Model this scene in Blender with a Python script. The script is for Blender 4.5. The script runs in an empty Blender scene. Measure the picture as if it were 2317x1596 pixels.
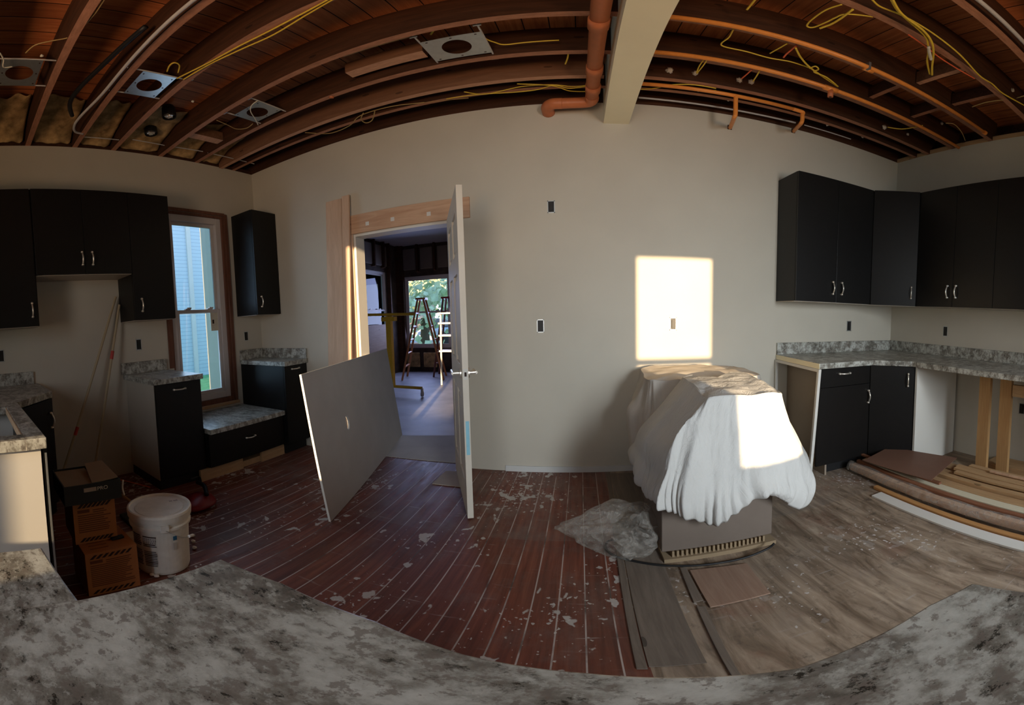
import bpy, bmesh, math, random
from mathutils import Vector, Matrix, noise
random.seed(7)
S = bpy.context.scene
COL = S.collection
# ------------------------------------------------------------------ camera (phone panorama = equirectangular sweep)
KPX, XC, YC, PITCH, ROLL, CAMH = 877.8742, 1313.9249, 766.653, 0.0686, -0.0142, 1.2733
cp, sp, cr, sr = math.cos(PITCH), math.sin(PITCH), math.cos(ROLL), math.sin(ROLL)
F = Vector((0, cp, -sp)); U0 = Vector((0, sp, cp)); R0 = Vector((1, 0, 0))
RR = R0*cr + U0*sr; UU = R0*(-sr) + U0*cr
cd = bpy.data.cameras.new('camera'); cam = bpy.data.objects.new('camera', cd); COL.objects.link(cam)
cd.type = 'PANO'; cd.panorama_type = 'EQUIRECTANGULAR'
cd.longitude_min = -XC/KPX; cd.longitude_max = (2317-XC)/KPX
cd.latitude_max = YC/KPX; cd.latitude_min = (YC-1596)/KPX
cd.clip_start = 0.01; cd.clip_end = 500
M = Matrix(((RR.x, UU.x, -F.x, 0), (RR.y, UU.y, -F.y, 0), (RR.z, UU.z, -F.z, CAMH), (0, 0, 0, 1)))
cam.matrix_world = M
S.camera = cam
def at(x, y, X=None, Y=None, Z=None):
    """photo pixel -> the point of the room seen there, on the plane X=, Y= or Z="""
    az = (x-XC)/KPX; el = (YC-y)/KPX
    d = RR*(math.cos(el)*math.sin(az)) + F*(math.cos(el)*math.cos(az)) + UU*math.sin(el)
    t = X/d.x if X is not None else (Y/d.y if Y is not None else (Z-CAMH)/d.z)
    return Vector((d.x*t, d.y*t, CAMH+d.z*t))
# ------------------------------------------------------------------ light and colour
vs = S.view_settings
vs.view_transform = 'Standard'; vs.look = 'None'; vs.gamma = 1; vs.use_curve_mapping = False
vs.exposure = -0.17
w = bpy.data.worlds.new('sky'); S.world = w; w.use_nodes = True
nt = w.node_tree; nt.nodes.clear()
o_ = nt.nodes.new('ShaderNodeOutputWorld'); b_ = nt.nodes.new('ShaderNodeBackground')
tc = nt.nodes.new('ShaderNodeTexCoord'); sx = nt.nodes.new('ShaderNodeSeparateXYZ'); rp = nt.nodes.new('ShaderNodeValToRGB')
nt.links.new(tc.outputs['Generated'], sx.inputs[0]); nt.links.new(sx.outputs['Z'], rp.inputs[0])
nt.links.new(rp.outputs[0], b_.inputs[0]); nt.links.new(b_.outputs[0], o_.inputs[0])
e = rp.color_ramp.elements
e[0].position = 0.0; e[0].color = (0.75, 0.86, 0.95, 1); e[1].position = 0.5; e[1].color = (0.25, 0.52, 0.95, 1)
b_.inputs[1].default_value = 2.6
sl = bpy.data.lights.new('sun', 'SUN'); sun = bpy.data.objects.new('sun', sl); COL.objects.link(sun)
sl.energy = 13; sl.color = (1.0, 0.72, 0.42); sl.angle = math.radians(0.55)
SUND = Vector((-0.19, 1.0, -0.11)).normalized()
sun.rotation_euler = SUND.to_track_quat('-Z', 'Y').to_euler(); sun.location = (0, -8, 3)
def area_lamp(name, loc, aim, sx_, sy_, p, col, spread=180):
    l = bpy.data.lights.new(name, 'AREA'); o = bpy.data.objects.new(name, l); COL.objects.link(o)
    l.shape = 'RECTANGLE'; l.size = sx_; l.size_y = sy_; l.energy = p; l.color = col; l.spread = math.radians(spread)
    o.location = loc; o.rotation_euler = (Vector(aim)-Vector(loc)).to_track_quat('-Z', 'Y').to_euler()
    o.visible_camera = False
    return o
# skylight falls in through the windows from above, so it is aimed down at the lower walls and floor
area_lamp('rear_window_daylight', (1.65, -1.92, 1.65), (1.0, 2.9, .1), .6, 1.2, 29, (.86, .94, 1.0), 80)
area_lamp('rear_tall_window_daylight', (-.56, -1.92, 1.75), (-.3, 2.9, .5), .88, 1.5, 12, (.95, .93, .88), 120)
# added warm fill lamps, aimed up to brighten the ceiling
area_lamp('rear_ceiling_fill', (1.65, -1.93, 1.25), (.9, .5, 3.2), .6, .6, 11, (1.0, .60, .33), 80)
area_lamp('rear_tall_ceiling_fill', (-.56, -1.93, 1.15), (-1.3, .7, 3.2), .88, .8, 13, (1.0, .58, .33), 90)
area_lamp('left_window_daylight', (-3.22, 2.08, 1.45), (0, 1.6, .9), .5, 1.7, 7, (.5, .72, 1.0))
area_lamp('next_room_daylight', (-3.4, 8.1, 1.5), (-2.6, 4, .2), 1.0, 1.5, 30, (.42, .52, 1.0), 150)
# ------------------------------------------------------------------ materials
MATS = {}
def base(name, rough=.6, metal=0.0, spec=.4):
    m = bpy.data.materials.new(name); m.use_nodes = True
    b = m.node_tree.nodes['Principled BSDF']
    b.inputs['Roughness'].default_value = rough; b.inputs['Metallic'].default_value = metal
    b.inputs['Specular IOR Level'].default_value = spec
    MATS[name] = m
    return m, m.node_tree, b
def nd(t, k, **kw):
    n = t.nodes.new(k)
    for a, v in kw.items():
        if a in n.inputs.keys(): n.inputs[a].default_value = v
        else: setattr(n, a, v)
    return n
def coords(t, scale=(1, 1, 1), rot=(0, 0, 0), loc=(0, 0, 0)):
    c = nd(t, 'ShaderNodeTexCoord'); m = nd(t, 'ShaderNodeMapping')
    m.inputs['Scale'].default_value = scale; m.inputs['Rotation'].default_value = rot; m.inputs['Location'].default_value = loc
    t.links.new(c.outputs['Object'], m.inputs[0]); return m.outputs[0]
def noi(t, vec, scale, detail=4, rough=.55, dist=0.0):
    n = nd(t, 'ShaderNodeTexNoise'); n.inputs['Scale'].default_value = scale; n.inputs['Detail'].default_value = detail
    n.inputs['Roughness'].default_value = rough; n.inputs['Distortion'].default_value = dist
    t.links.new(vec, n.inputs['Vector']); return n.outputs['Fac']
def ramp(t, fac, stops):
    r = nd(t, 'ShaderNodeValToRGB'); els = r.color_ramp.elements
    while len(els) > 1: els.remove(els[-1])
    els[0].position = stops[0][0]; els[0].color = (*stops[0][1], 1)
    for p, c in stops[1:]:
        x = els.new(p); x.color = (*c, 1)
    t.links.new(fac, r.inputs[0]); return r.outputs[0]
def mix(t, fac, a, b):
    m = nd(t, 'ShaderNodeMix', data_type='RGBA')
    for s, v in ((m.inputs['Factor'], fac), (m.inputs['A'], a), (m.inputs['B'], b)):
        pass
    ins = {i.identifier: i for i in m.inputs}
    for k, v in (('Factor_Float', fac), ('A_Color', a), ('B_Color', b)):
        i = ins[k]
        if hasattr(v, 'links'): t.links.new(v, i)
        elif isinstance(v, (int, float)): i.default_value = v
        else: i.default_value = (*v, 1)
    return [o for o in m.outputs if o.identifier == 'Result_Color'][0]
def bump(t, b, fac, strength=.2, dist=.01):
    n = nd(t, 'ShaderNodeBump'); n.inputs['Strength'].default_value = strength; n.inputs['Distance'].default_value = dist
    t.links.new(fac, n.inputs['Height']); t.links.new(n.outputs[0], b.inputs['Normal'])
def math_(t, op, a, b=None):
    n = nd(t, 'ShaderNodeMath', operation=op)
    for i, v in enumerate((a, b)):
        if v is None: continue
        if hasattr(v, 'links'): t.links.new(v, n.inputs[i])
        else: n.inputs[i].default_value = v
    return n.outputs[0]
def paint(name, c, rough=.6, var=.06, scale=3, spec=.3, bmp=.03, metal=0.0):
    m, t, b = base(name, rough, metal, spec)
    v = coords(t)
    f = noi(t, v, scale, 5)
    lo = tuple(x*(1-var) for x in c); hi = tuple(min(1, x*(1+var)) for x in c)
    t.links.new(ramp(t, f, [(.3, lo), (.7, hi)]), b.inputs['Base Color'])
    if bmp: bump(t, b, noi(t, v, 90, 3), bmp, .004)
    return m
def wood(name, lo, hi, axis='x', rough=.65, scale=1.0, knots=True, spec=.25):
    m, t, b = base(name, rough, 0, spec)
    s = {'x': (1.2, 14, 14), 'y': (14, 1.2, 14), 'z': (14, 14, 1.2)}[axis]
    s = tuple(q*scale for q in s)
    v = coords(t, s)
    f = noi(t, v, 1.6, 6, .6, 1.2)
    g = noi(t, coords(t, tuple(q*5 for q in s)), 2, 3)
    c = ramp(t, f, [(.25, lo), (.5, tuple((a+b2)/2 for a, b2 in zip(lo, hi))), (.75, hi)])
    c = mix(t, math_(t, 'MULTIPLY', g, .35), c, tuple(q*.55 for q in lo))
    if knots:
        vo = nd(t, 'ShaderNodeTexVoronoi'); vo.inputs['Scale'].default_value = 1.0
        t.links.new(coords(t, {'x': (3, 9, 9), 'y': (9, 3, 9), 'z': (9, 9, 3)}[axis]), vo.inputs['Vector'])
        k = math_(t, 'LESS_THAN', vo.outputs['Distance'], .09)
        c = mix(t, math_(t, 'MULTIPLY', k, .7), c, tuple(q*.3 for q in lo))
    t.links.new(c, b.inputs['Base Color']); bump(t, b, f, .25, .004)
    return m
def laminate(name='counter_laminate'):
    m, t, b = base(name, .34, 0, .45)
    v = coords(t)
    big = noi(t, coords(t, (1, 1.6, 1.2), (0, 0, .35)), 12, 10, .68, .12)
    mid = noi(t, coords(t, (1.2, 1.7, 1), (0, 0, -.2), (3, 1, 0)), 42, 8, .72, .1)
    spk = noi(t, coords(t, (1, 1.9, 1), (0, 0, .3), (7, 2, 1)), 55, 8, .75, .0)
    c = ramp(t, big, [(.36, (.13, .118, .098)), (.455, (.25, .24, .205)), (.50, (.35, .345, .305)), (.55, (.46, .465, .42)), (.66, (.58, .59, .54))])
    c = mix(t, ramp(t, mid, [(.42, (.75,)*3), (.47, (0, 0, 0))]), c, (.19, .165, .14))
    c = mix(t, ramp(t, mid, [(.55, (0, 0, 0)), (.60, (.5,)*3)]), c, (.58, .59, .54))
    near = ramp(t, big, [(.44, (1, 1, 1)), (.53, (0, 0, 0))])
    c = mix(t, math_(t, 'MULTIPLY', near, ramp(t, spk, [(.55, (0, 0, 0)), (.585, (.95,)*3)])), c, (.03, .028, .022))
    t.links.new(c, b.inputs['Base Color'])
    return m
def plank_floor():
    m, t, b = base('kitchen_floor_boards', .42, 0, .4)
    v = coords(t)
    s = nd(t, 'ShaderNodeSeparateXYZ'); t.links.new(v, s.inputs[0])
    X, Y = s.outputs['X'], s.outputs['Y']
    W = .099
    q = math_(t, 'DIVIDE', X, W); fr = math_(t, 'FRACT', q); fl = math_(t, 'FLOOR', q)
    seam = math_(t, 'ABSOLUTE', math_(t, 'SUBTRACT', fr, .5))
    wn = nd(t, 'ShaderNodeTexWhiteNoise', noise_dimensions='1D'); t.links.new(fl, wn.inputs['W'])
    grain = noi(t, coords(t, (30, 1.5, 1)), 1.5, 6, .6, .4)
    red = ramp(t, grain, [(.25, (.10, .026, .016)), (.5, (.195, .054, .032)), (.8, (.30, .10, .055))])
    red = mix(t, math_(t, 'MULTIPLY', wn.outputs['Value'], .35), red, (.05, .02, .014))
    red = mix(t, ramp(t, noi(t, v, 1.3, 5), [(.45, (0, 0, 0)), (.72, (.55,)*3)]), red, (.06, .05, .045))
    # worn grey boards on the stove side
    g1 = noi(t, coords(t, (9, 1.6, 1), (0, 0, .12)), 1.6, 7, .65, .7)
    gry = ramp(t, g1, [(.25, (.085, .058, .04)), (.42, (.20, .145, .10)), (.55, (.33, .25, .18)), (.72, (.48, .38, .28))])
    gry = mix(t, ramp(t, noi(t, v, 2.6, 6, .6), [(.56, (0, 0, 0)), (.7, (.5,)*3)]), gry, (.2, .075, .045))
    gry = mix(t, ramp(t, noi(t, coords(t, (1, 1, 1), (0, 0, 0), (4, 4, 0)), 9, 8, .75), [(.56, (0, 0, 0)), (.66, (.5,)*3)]), gry, (.03, .024, .02))
    side = math_(t, 'GREATER_THAN', X, .172)
    c = mix(t, side, red, gry)
    # pale filled seams
    sm = math_(t, 'MULTIPLY', math_(t, 'GREATER_THAN', seam, .472), math_(t, 'SUBTRACT', 1.0, side))
    smn = math_(t, 'MULTIPLY', sm, ramp(t, noi(t, coords(t, (1, 1, 1), (0, 0, 0), (9, 0, 0)), 4, 5), [(.36, (.12,)*3), (.52, (.9,)*3)]))
    c = mix(t, sm, c, (.03, .014, .01)); c = mix(t, smn, c, (.55, .46, .42))
    # spilt paint and joint compound
    sp1 = noi(t, coords(t, (1, .8, 1), (0, 0, .6)), 13, 3, .5, .3)
    sp2 = noi(t, coords(t, (1, 1, 1), (0, 0, 0), (2, 7, 0)), 1.5, 3)
    m1 = ramp(t, math_(t, 'MULTIPLY', sp1, math_(t, 'ADD', sp2, .45)), [(.63, (0, 0, 0)), (.655, (.85,)*3)])
    sp3 = noi(t, coords(t, (1, 1, 1), (0, 0, 0), (12, 3, 0)), 38, 2, .5)
    m2 = ramp(t, math_(t, 'MULTIPLY', sp3, math_(t, 'ADD', sp2, .45)), [(.675, (0, 0, 0)), (.695, (.8,)*3)])
    m3 = ramp(t, noi(t, coords(t, (1, 1, 1), (0, 0, 0), (1, 9, 0)), 3.5, 8, .75), [(.5, (0, 0, 0)), (.8, (.45,)*3)])
    c = mix(t, m3, c, (.22, .19, .17)); c = mix(t, math_(t, 'MULTIPLY', m1, math_(t, 'SUBTRACT', 1.0, math_(t, 'MULTIPLY', side, .75))), c, (.55, .53, .5)); c = mix(t, m2, c, (.6, .57, .54))
    for k_, (rt_, lc_) in enumerate(((.7, (5, 1, 0)), (-.5, (2, 8, 0)), (1.3, (9, 4, 0)))):
        sc_ = ramp(t, noi(t, coords(t, (1.2, 16, 1), (0, 0, rt_), lc_), 2.2, 4, .6), [(.655, (0, 0, 0)), (.70, (.6,)*3)])
        c = mix(t, math_(t, 'MULTIPLY', sc_, ramp(t, noi(t, coords(t, (1, 1, 1), (0, 0, 0), lc_), 3, 3), [(.45, (0, 0, 0)), (.65, (1, 1, 1))])), c, (.42, .38, .35))
    # dusty strip along the far wall by the doorway
    dd = math_(t, 'MULTIPLY', math_(t, 'GREATER_THAN', Y, 1.9), ramp(t, noi(t, v, 5, 6, .7), [(.4, (0, 0, 0)), (.65, (.4,)*3)]))
    c = mix(t, dd, c, (.2, .17, .15))
    t.links.new(c, b.inputs['Base Color'])
    t.links.new(ramp(t, g1, [(.3, (.35,)*3), (.7, (.62,)*3)]), b.inputs['Roughness'])
    bump(t, b, grain, .15, .003)
    return m
def deck_mat():
    m, t, b = base('deck_boards', .65, 0, .25)
    v = coords(t); s = nd(t, 'ShaderNodeSeparateXYZ'); t.links.new(v, s.inputs[0])
    q = math_(t, 'DIVIDE', s.outputs['X'], .135); fr = math_(t, 'FRACT', q); fl = math_(t, 'FLOOR', q)
    wn = nd(t, 'ShaderNodeTexWhiteNoise', noise_dimensions='1D'); t.links.new(fl, wn.inputs['W'])
    g = noi(t, coords(t, (25, 2, 1)), 1.5, 5, .6, .5)
    c = ramp(t, g, [(.25, (.30, .085, .032)), (.55, (.52, .17, .06)), (.8, (.68, .27, .10))])
    c = mix(t, math_(t, 'MULTIPLY', wn.outputs['Value'], .5), c, (.22, .075, .03))
    seam = math_(t, 'LESS_THAN', fr, .045)
    c = mix(t, seam, c, (.008, .004, .003)); t.links.new(c, b.inputs['Base Color'])
    return m
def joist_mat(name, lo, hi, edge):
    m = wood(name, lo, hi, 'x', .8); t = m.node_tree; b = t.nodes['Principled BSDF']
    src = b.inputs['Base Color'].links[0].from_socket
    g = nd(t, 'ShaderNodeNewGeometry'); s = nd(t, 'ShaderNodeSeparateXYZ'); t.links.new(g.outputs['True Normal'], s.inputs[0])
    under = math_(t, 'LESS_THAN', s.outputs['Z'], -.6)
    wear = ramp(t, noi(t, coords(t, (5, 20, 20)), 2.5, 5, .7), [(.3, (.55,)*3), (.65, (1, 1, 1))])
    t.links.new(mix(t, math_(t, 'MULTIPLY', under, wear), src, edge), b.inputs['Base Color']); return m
def siding_mat():
    m, t, b = base('house_siding', .5)
    v = coords(t); s = nd(t, 'ShaderNodeSeparateXYZ'); t.links.new(v, s.inputs[0])
    fr = math_(t, 'FRACT', math_(t, 'DIVIDE', s.outputs['Z'], .11))
    c = mix(t, math_(t, 'LESS_THAN', fr, .12), (.62, .72, .80), (.40, .50, .60))
    t.links.new(c, b.inputs['Base Color']); bump(t, b, fr, .4, .02); return m
def brick_mat():
    m, t, b = base('brick', .8); n = nd(t, 'ShaderNodeTexBrick'); n.inputs['Scale'].default_value = 5
    n.inputs['Color1'].default_value = (.5, .27, .2, 1); n.inputs['Color2'].default_value = (.42, .22, .17, 1); n.inputs['Mortar'].default_value = (.5, .42, .38, 1)
    t.links.new(coords(t), n.inputs['Vector']); t.links.new(n.outputs['Color'], b.inputs['Base Color']); return m
def glass_mat(name='window_glass', tint=(1, 1, 1)):
    m = bpy.data.materials.new(name); m.use_nodes = True; t = m.node_tree; t.nodes.clear()
    o = nd(t, 'ShaderNodeOutputMaterial'); tr = nd(t, 'ShaderNodeBsdfTransparent'); gl = nd(t, 'ShaderNodeBsdfGlossy'); mx = nd(t, 'ShaderNodeMixShader')
    tr.inputs[0].default_value = (*tint, 1); gl.inputs['Roughness'].default_value = .03
    fr = nd(t, 'ShaderNodeFresnel'); fr.inputs[0].default_value = 1.45
    t.links.new(fr.outputs[0], mx.inputs[0]); t.links.new(tr.outputs[0], mx.inputs[1]); t.links.new(gl.outputs[0], mx.inputs[2]); t.links.new(mx.outputs[0], o.inputs[0])
    MATS[name] = m; return m
def film_mat():
    m = bpy.data.materials.new('clear_plastic_film'); m.use_nodes = True; t = m.node_tree; t.nodes.clear()
    o = nd(t, 'ShaderNodeOutputMaterial'); tr = nd(t, 'ShaderNodeBsdfTransparent'); gl = nd(t, 'ShaderNodeBsdfPrincipled'); mx = nd(t, 'ShaderNodeMixShader')
    gl.inputs['Base Color'].default_value = (.62, .58, .52, 1); gl.inputs['Roughness'].default_value = .16
    tr.inputs[0].default_value = (.93, .92, .9, 1)
    f = noi(t, coords(t), 14, 5, .7, 1.5)
    t.links.new(ramp(t, f, [(.35, (.10,)*3), (.7, (.50,)*3)]), mx.inputs[0])
    bp_ = nd(t, 'ShaderNodeBump'); bp_.inputs['Strength'].default_value = .6; bp_.inputs['Distance'].default_value = .02; t.links.new(f, bp_.inputs['Height']); t.links.new(bp_.outputs[0], gl.inputs['Normal'])
    t.links.new(tr.outputs[0], mx.inputs[1]); t.links.new(gl.outputs[0], mx.inputs[2]); t.links.new(mx.outputs[0], o.inputs[0])
    MATS['film'] = m; return m
def flat(name, c, rough=.5, metal=0.0, spec=.4):
    m, t, b = base(name, rough, metal, spec)
    f = noi(t, coords(t), 25, 3)
    t.links.new(ramp(t, f, [(.3, tuple(x*.93 for x in c)), (.7, tuple(min(1, x*1.05) for x in c))]), b.inputs['Base Color']); return m
WALL = paint('wall_paint', (.57, .53, .445), .75, .05, 1.5)
WALLN = paint('next_room_ceiling_board', (.42, .38, .40), .8, .05)
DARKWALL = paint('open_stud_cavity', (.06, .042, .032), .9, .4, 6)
INSUL = paint('insulation_wool', (.42, .28, .13), .95, .5, 11, .1, .7)
FLOOR = plank_floor(); DECK = deck_mat(); LAM = laminate()
FLOORN = paint('next_room_floor', (.34, .33, .35), .5, .2, 3)
BLACK = paint('black_cabinet_finish', (.0085, .0078, .0074), .38, .1, 20, .28, .03)
MELA = paint('beige_melamine', (.47, .42, .35), .55, .03)
WMEL = paint('white_melamine', (.74, .72, .66), .5, .02)
PB = paint('particle_board_edge', (.52, .37, .24), .85, .15, 60)
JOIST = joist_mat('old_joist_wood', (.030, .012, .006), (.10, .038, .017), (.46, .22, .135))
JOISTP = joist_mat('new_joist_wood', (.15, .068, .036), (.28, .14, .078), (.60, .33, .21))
WY = wood('pine_lengthwise', (.42, .25, .12), (.62, .41, .22), 'y'); WX = wood('pine_crosswise', (.42, .25, .12), (.60, .38, .2), 'x')
WZ = wood('pine_upright', (.50, .27, .11), (.68, .42, .19), 'z')
FIRX = wood('fir_casing', (.50, .28, .17), (.80, .56, .38), 'x', .55, .5); FIRZ = wood('fir_board', (.60, .40, .27), (.82, .60, .44), 'z', .55, .6, False)
REDWY = wood('red_brown_moulding', (.22, .09, .05), (.34, .15, .08), 'y'); ORGWY = wood('orange_moulding', (.45, .22, .08), (.58, .31, .12), 'y')
WHITEP = paint('white_painted_wood', (.72, .70, .65), .5, .03)
CREAM = paint('cream_beam_paint', (.90, .83, .60), .6, .03)
DOORP = paint('door_primer', (.72, .66, .56), .5, .04, 6)
DRYW = paint('drywall_paper', (.66, .62, .58), .85, .05, 4); GYP = paint('gypsum_edge', (.82, .80, .74), .9, .05, 30)
STEEL = flat('galvanised_steel', (.55, .58, .58), .38, .85); CHROME = flat('brushed_nickel', (.80, .75, .66), .28, .75)
PIPE = flat('orange_sprinkler_pipe', (.85, .30, .06), .35); PIPED = flat('drain_pipe_orange', (.55, .17, .065), .45)
YEL = flat('yellow_cable_jacket', (.72, .50, .05), .45); WIRED = flat('old_cable_jacket', (.40, .27, .10), .5); REDW = flat('red_cable_jacket', (.75, .14, .05), .45)
WPIPE = flat('grey_conduit', (.50, .48, .47), .4); RUB = flat('black_rubber', (.012, .012, .013), .5)
FOAM = paint('white_foam', (.72, .66, .6), .9, .1, 20)
CLOTH = paint('white_cotton_cloth', (.60, .595, .57), .9, .03, 8, .1, .15)
_t = CLOTH.node_tree; _b = _t.nodes['Principled BSDF']; _w = noi(_t, coords(_t, (1.6, 1.6, .7)), 7, 6, .62, .8); bump(_t, _b, _w, .55, .03)
CARD = paint('brown_cardboard', (.17, .135, .11), .85, .08, 5); CARDO = paint('orange_box_cardboard', (.42, .165, .06), .8, .06, 6)
CARDK = paint('black_printed_cardboard', (.022, .026, .024), .5, .1); CARDT = paint('inner_cardboard', (.30, .22, .135), .85, .08)
INK = flat('black_ink', (.03, .012, .008), .7); INKB = flat('brown_ink', (.16, .05, .018), .7)
GREYINK = flat('grey_ink', (.16, .15, .15), .7); BLUEINK = flat('blue_ink', (.03, .14, .26), .6)
BUCK = flat('white_bucket_plastic', (.78, .76, .70), .4); RED = flat('red_plastic', (.22, .012, .015), .35)
GLASS = glass_mat(); FILM = film_mat()
VINYL = paint('window_vinyl', (.60, .56, .54), .5, .03); OLDW = wood('old_window_lining', (.13, .05, .03), (.24, .11, .07), 'z')
SIDE = siding_mat(); BRICK = brick_mat()
GRASS = paint('lawn', (.12, .34, .13), .9, .3, 8); LEAF = paint('tree_leaves', (.55, .60, .40), .8, .4, 3); BARK = paint('bark', (.10, .07, .05), .9)
YTOOL = flat('yellow_tool_paint', (.62, .36, .03), .45); LADW = flat('orange_ladder_fibreglass', (.50, .20, .08), .45); BROWNSH = paint('brown_hardboard', (.20, .105, .07), .6, .06, 5)
GREYB = wood('grey_worn_board', (.15, .12, .095), (.28, .23, .185), 'y', .7)
PINKB = wood('pinkish_board', (.28, .17, .12), (.42, .29, .21), 'y', .6)
BLKHOLE = flat('black_outlet_plastic', (.015, .014, .013), .5); LABEL = flat('paper_label', (.66, .62, .5), .7)
ASPH = paint('street', (.35, .38, .42), .9); CARP = flat('car_paint', (.45, .5, .6), .3)
# ------------------------------------------------------------------ mesh helpers
class MB:
    def __init__(s): s.bm = bmesh.new()
    def _hex(s, P):
        v = [s.bm.verts.new(p) for p in P]
        for f in ((0, 3, 2, 1), (4, 5, 6, 7), (0, 1, 5, 4), (1, 2, 6, 5), (2, 3, 7, 6), (3, 0, 4, 7)):
            s.bm.faces.new([v[i] for i in f])
        return s
    def box(s, x0, x1, y0, y1, z0, z1):
        return s._hex([(x0, y0, z0), (x1, y0, z0), (x1, y1, z0), (x0, y1, z0), (x0, y0, z1), (x1, y0, z1), (x1, y1, z1), (x0, y1, z1)])
    def fbox(s, fr, a0, a1, b0, b1, z0, z1):
        """box in a frame (origin, u, n): a along u, b along n"""
        o, u, n = fr
        P = [o+u*a+n*b+Vector((0, 0, z)) for z in (z0, z1) for a, b in ((a0, b0), (a1, b0), (a1, b1), (a0, b1))]
        return s._hex(P)
    def prism(s, pts, z0, z1):
        lo = [s.bm.verts.new((p[0], p[1], z0)) for p in pts]; hi = [s.bm.verts.new((p[0], p[1], z1)) for p in pts]
        s.bm.faces.new(lo[::-1]); s.bm.faces.new(hi); n = len(pts)
        for i in range(n): s.bm.faces.new((lo[i], lo[(i+1) % n], hi[(i+1) % n], hi[i]))
        return s
    def slab(s, quad, t):
        """quad of points thickened by vector t"""
        P = [Vector(p) for p in quad]; t = Vector(t); n = len(P)
        a = [s.bm.verts.new(p) for p in P]; b = [s.bm.verts.new(p+t) for p in P]
        s.bm.faces.new(a[::-1]); s.bm.faces.new(b)
        for i in range(n): s.bm.faces.new((a[i], a[(i+1) % n], b[(i+1) % n], b[i]))
        return s
    def tube(s, pts, r, seg=10, smooth=True):
        P = [Vector(p) for p in pts]
        if smooth and len(P) > 2:
            Q = []
            for i in range(len(P)-1):
                p0 = P[max(i-1, 0)]; p1 = P[i]; p2 = P[i+1]; p3 = P[min(i+2, len(P)-1)]
                for k in range(6):
                    t = k/6; Q.append(.5*((2*p1)+(-p0+p2)*t+(2*p0-5*p1+4*p2-p3)*t*t+(-p0+3*p1-3*p2+p3)*t**3))
            P = Q+[P[-1]]
        rings = []; up = Vector((0, 0, 1)); prev = None
        for i, p in enumerate(P):
            d = (P[min(i+1, len(P)-1)]-P[max(i-1, 0)])
            if d.length < 1e-9: d = Vector((0, 0, 1))
            d.normalize()
            if prev is None:
                a = d.cross(up)
                if a.length < .1: a = d.cross(Vector((1, 0, 0)))
            else: a = prev-d*prev.dot(d)
            if a.length < 1e-6: a = d.orthogonal()
            a.normalize(); b = d.cross(a); prev = a
            rr = r[min(int(i/len(P)*len(r)), len(r)-1)] if isinstance(r, (list, tuple)) else r
            rings.append([s.bm.verts.new(p+(a*math.cos(2*math.pi*k/seg)+b*math.sin(2*math.pi*k/seg))*rr) for k in range(seg)])
        for A, B in zip(rings, rings[1:]):
            for k in range(seg): s.bm.faces.new((A[k], A[(k+1) % seg], B[(k+1) % seg], B[k]))
        s.bm.faces.new(rings[0][::-1]); s.bm.faces.new(rings[-1]); return s
    def lathe(s, prof, c, seg=40, cap=True):
        rings = [[s.bm.verts.new((c[0]+r*math.cos(2*math.pi*k/seg), c[1]+r*math.sin(2*math.pi*k/seg), c[2]+z)) for k in range(seg)] for r, z in prof]
        for A, B in zip(rings, rings[1:]):
            for k in range(seg): s.bm.faces.new((A[k], A[(k+1) % seg], B[(k+1) % seg], B[k]))
        if cap: s.bm.faces.new(rings[0][::-1]); s.bm.faces.new(rings[-1])
        return s
    def ball(s, c, r, sub=2, amp=.0, sc=(1, 1, 1), f=9):
        for v in bmesh.ops.create_icosphere(s.bm, subdivisions=sub, radius=r)['verts']:
            n = 1+amp*noise.noise(v.co*f/max(r, .01)*.1+Vector(c)*3)
            v.co = Vector((v.co.x*sc[0]*n+c[0], v.co.y*sc[1]*n+c[1], v.co.z*sc[2]*n+c[2]))
        return s
    def grid(s, rows, closed=False):
        V = [[s.bm.verts.new(p) for p in r] for r in rows]
        for A, B in zip(V, V[1:]):
            n = len(A)
            for k in range(n if closed else n-1): s.bm.faces.new((A[k], A[(k+1) % n], B[(k+1) % n], B[k]))
        return s
    def build(s, name, mat, parent=None, bevel=0.0, smooth=False, keep=False, subd=0, thick=0.0):
        bm = s.bm; bmesh.ops.recalc_face_normals(bm, faces=bm.faces)
        me = bpy.data.meshes.new(name)
        if keep: c = Vector((0, 0, 0))
        else:
            xs = [v.co for v in bm.verts]
            c = Vector((sum(v.x for v in xs)/len(xs), sum(v.y for v in xs)/len(xs), min(v.z for v in xs)))
            for v in bm.verts: v.co -= c
        if smooth:
            for f in bm.faces: f.smooth = True
        bm.to_mesh(me); bm.free(); me.materials.append(mat)
        o = bpy.data.objects.new(name, me); COL.objects.link(o); WL[o.name] = c
        if parent is not None: o.parent = parent; o.location = c-WL[parent.name]
        else: o.location = c
        if thick: md = o.modifiers.new('thickness', 'SOLIDIFY'); md.thickness = thick; md.offset = 0
        if bevel: md = o.modifiers.new('bevel', 'BEVEL'); md.width = bevel; md.segments = 2; md.limit_method = 'ANGLE'
        if subd: md = o.modifiers.new('smooth', 'SUBSURF'); md.levels = subd; md.render_levels = subd
        return o
WL = {}
def tag(o, label, cat, group=None, kind=None):
    if label: o['label'] = label
    if cat: o['category'] = cat
    if group: o['group'] = group
    if kind: o['kind'] = kind
    return o
def thing(name, label, cat, loc=(0, 0, 0), group=None):
    o = bpy.data.objects.new(name, None); COL.objects.link(o); o.location = loc; o.empty_display_size = .1
    WL[o.name] = Vector(loc); return tag(o, label, cat, group)
def struct(mb, name, mat, label=None, parent=None, bevel=0):
    o = mb.build(name, mat, parent, keep=parent is None, bevel=bevel)
    if parent is None: o['kind'] = 'structure'
    if label: o['label'] = label
    return o
def V(*a): return Vector(a)
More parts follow.
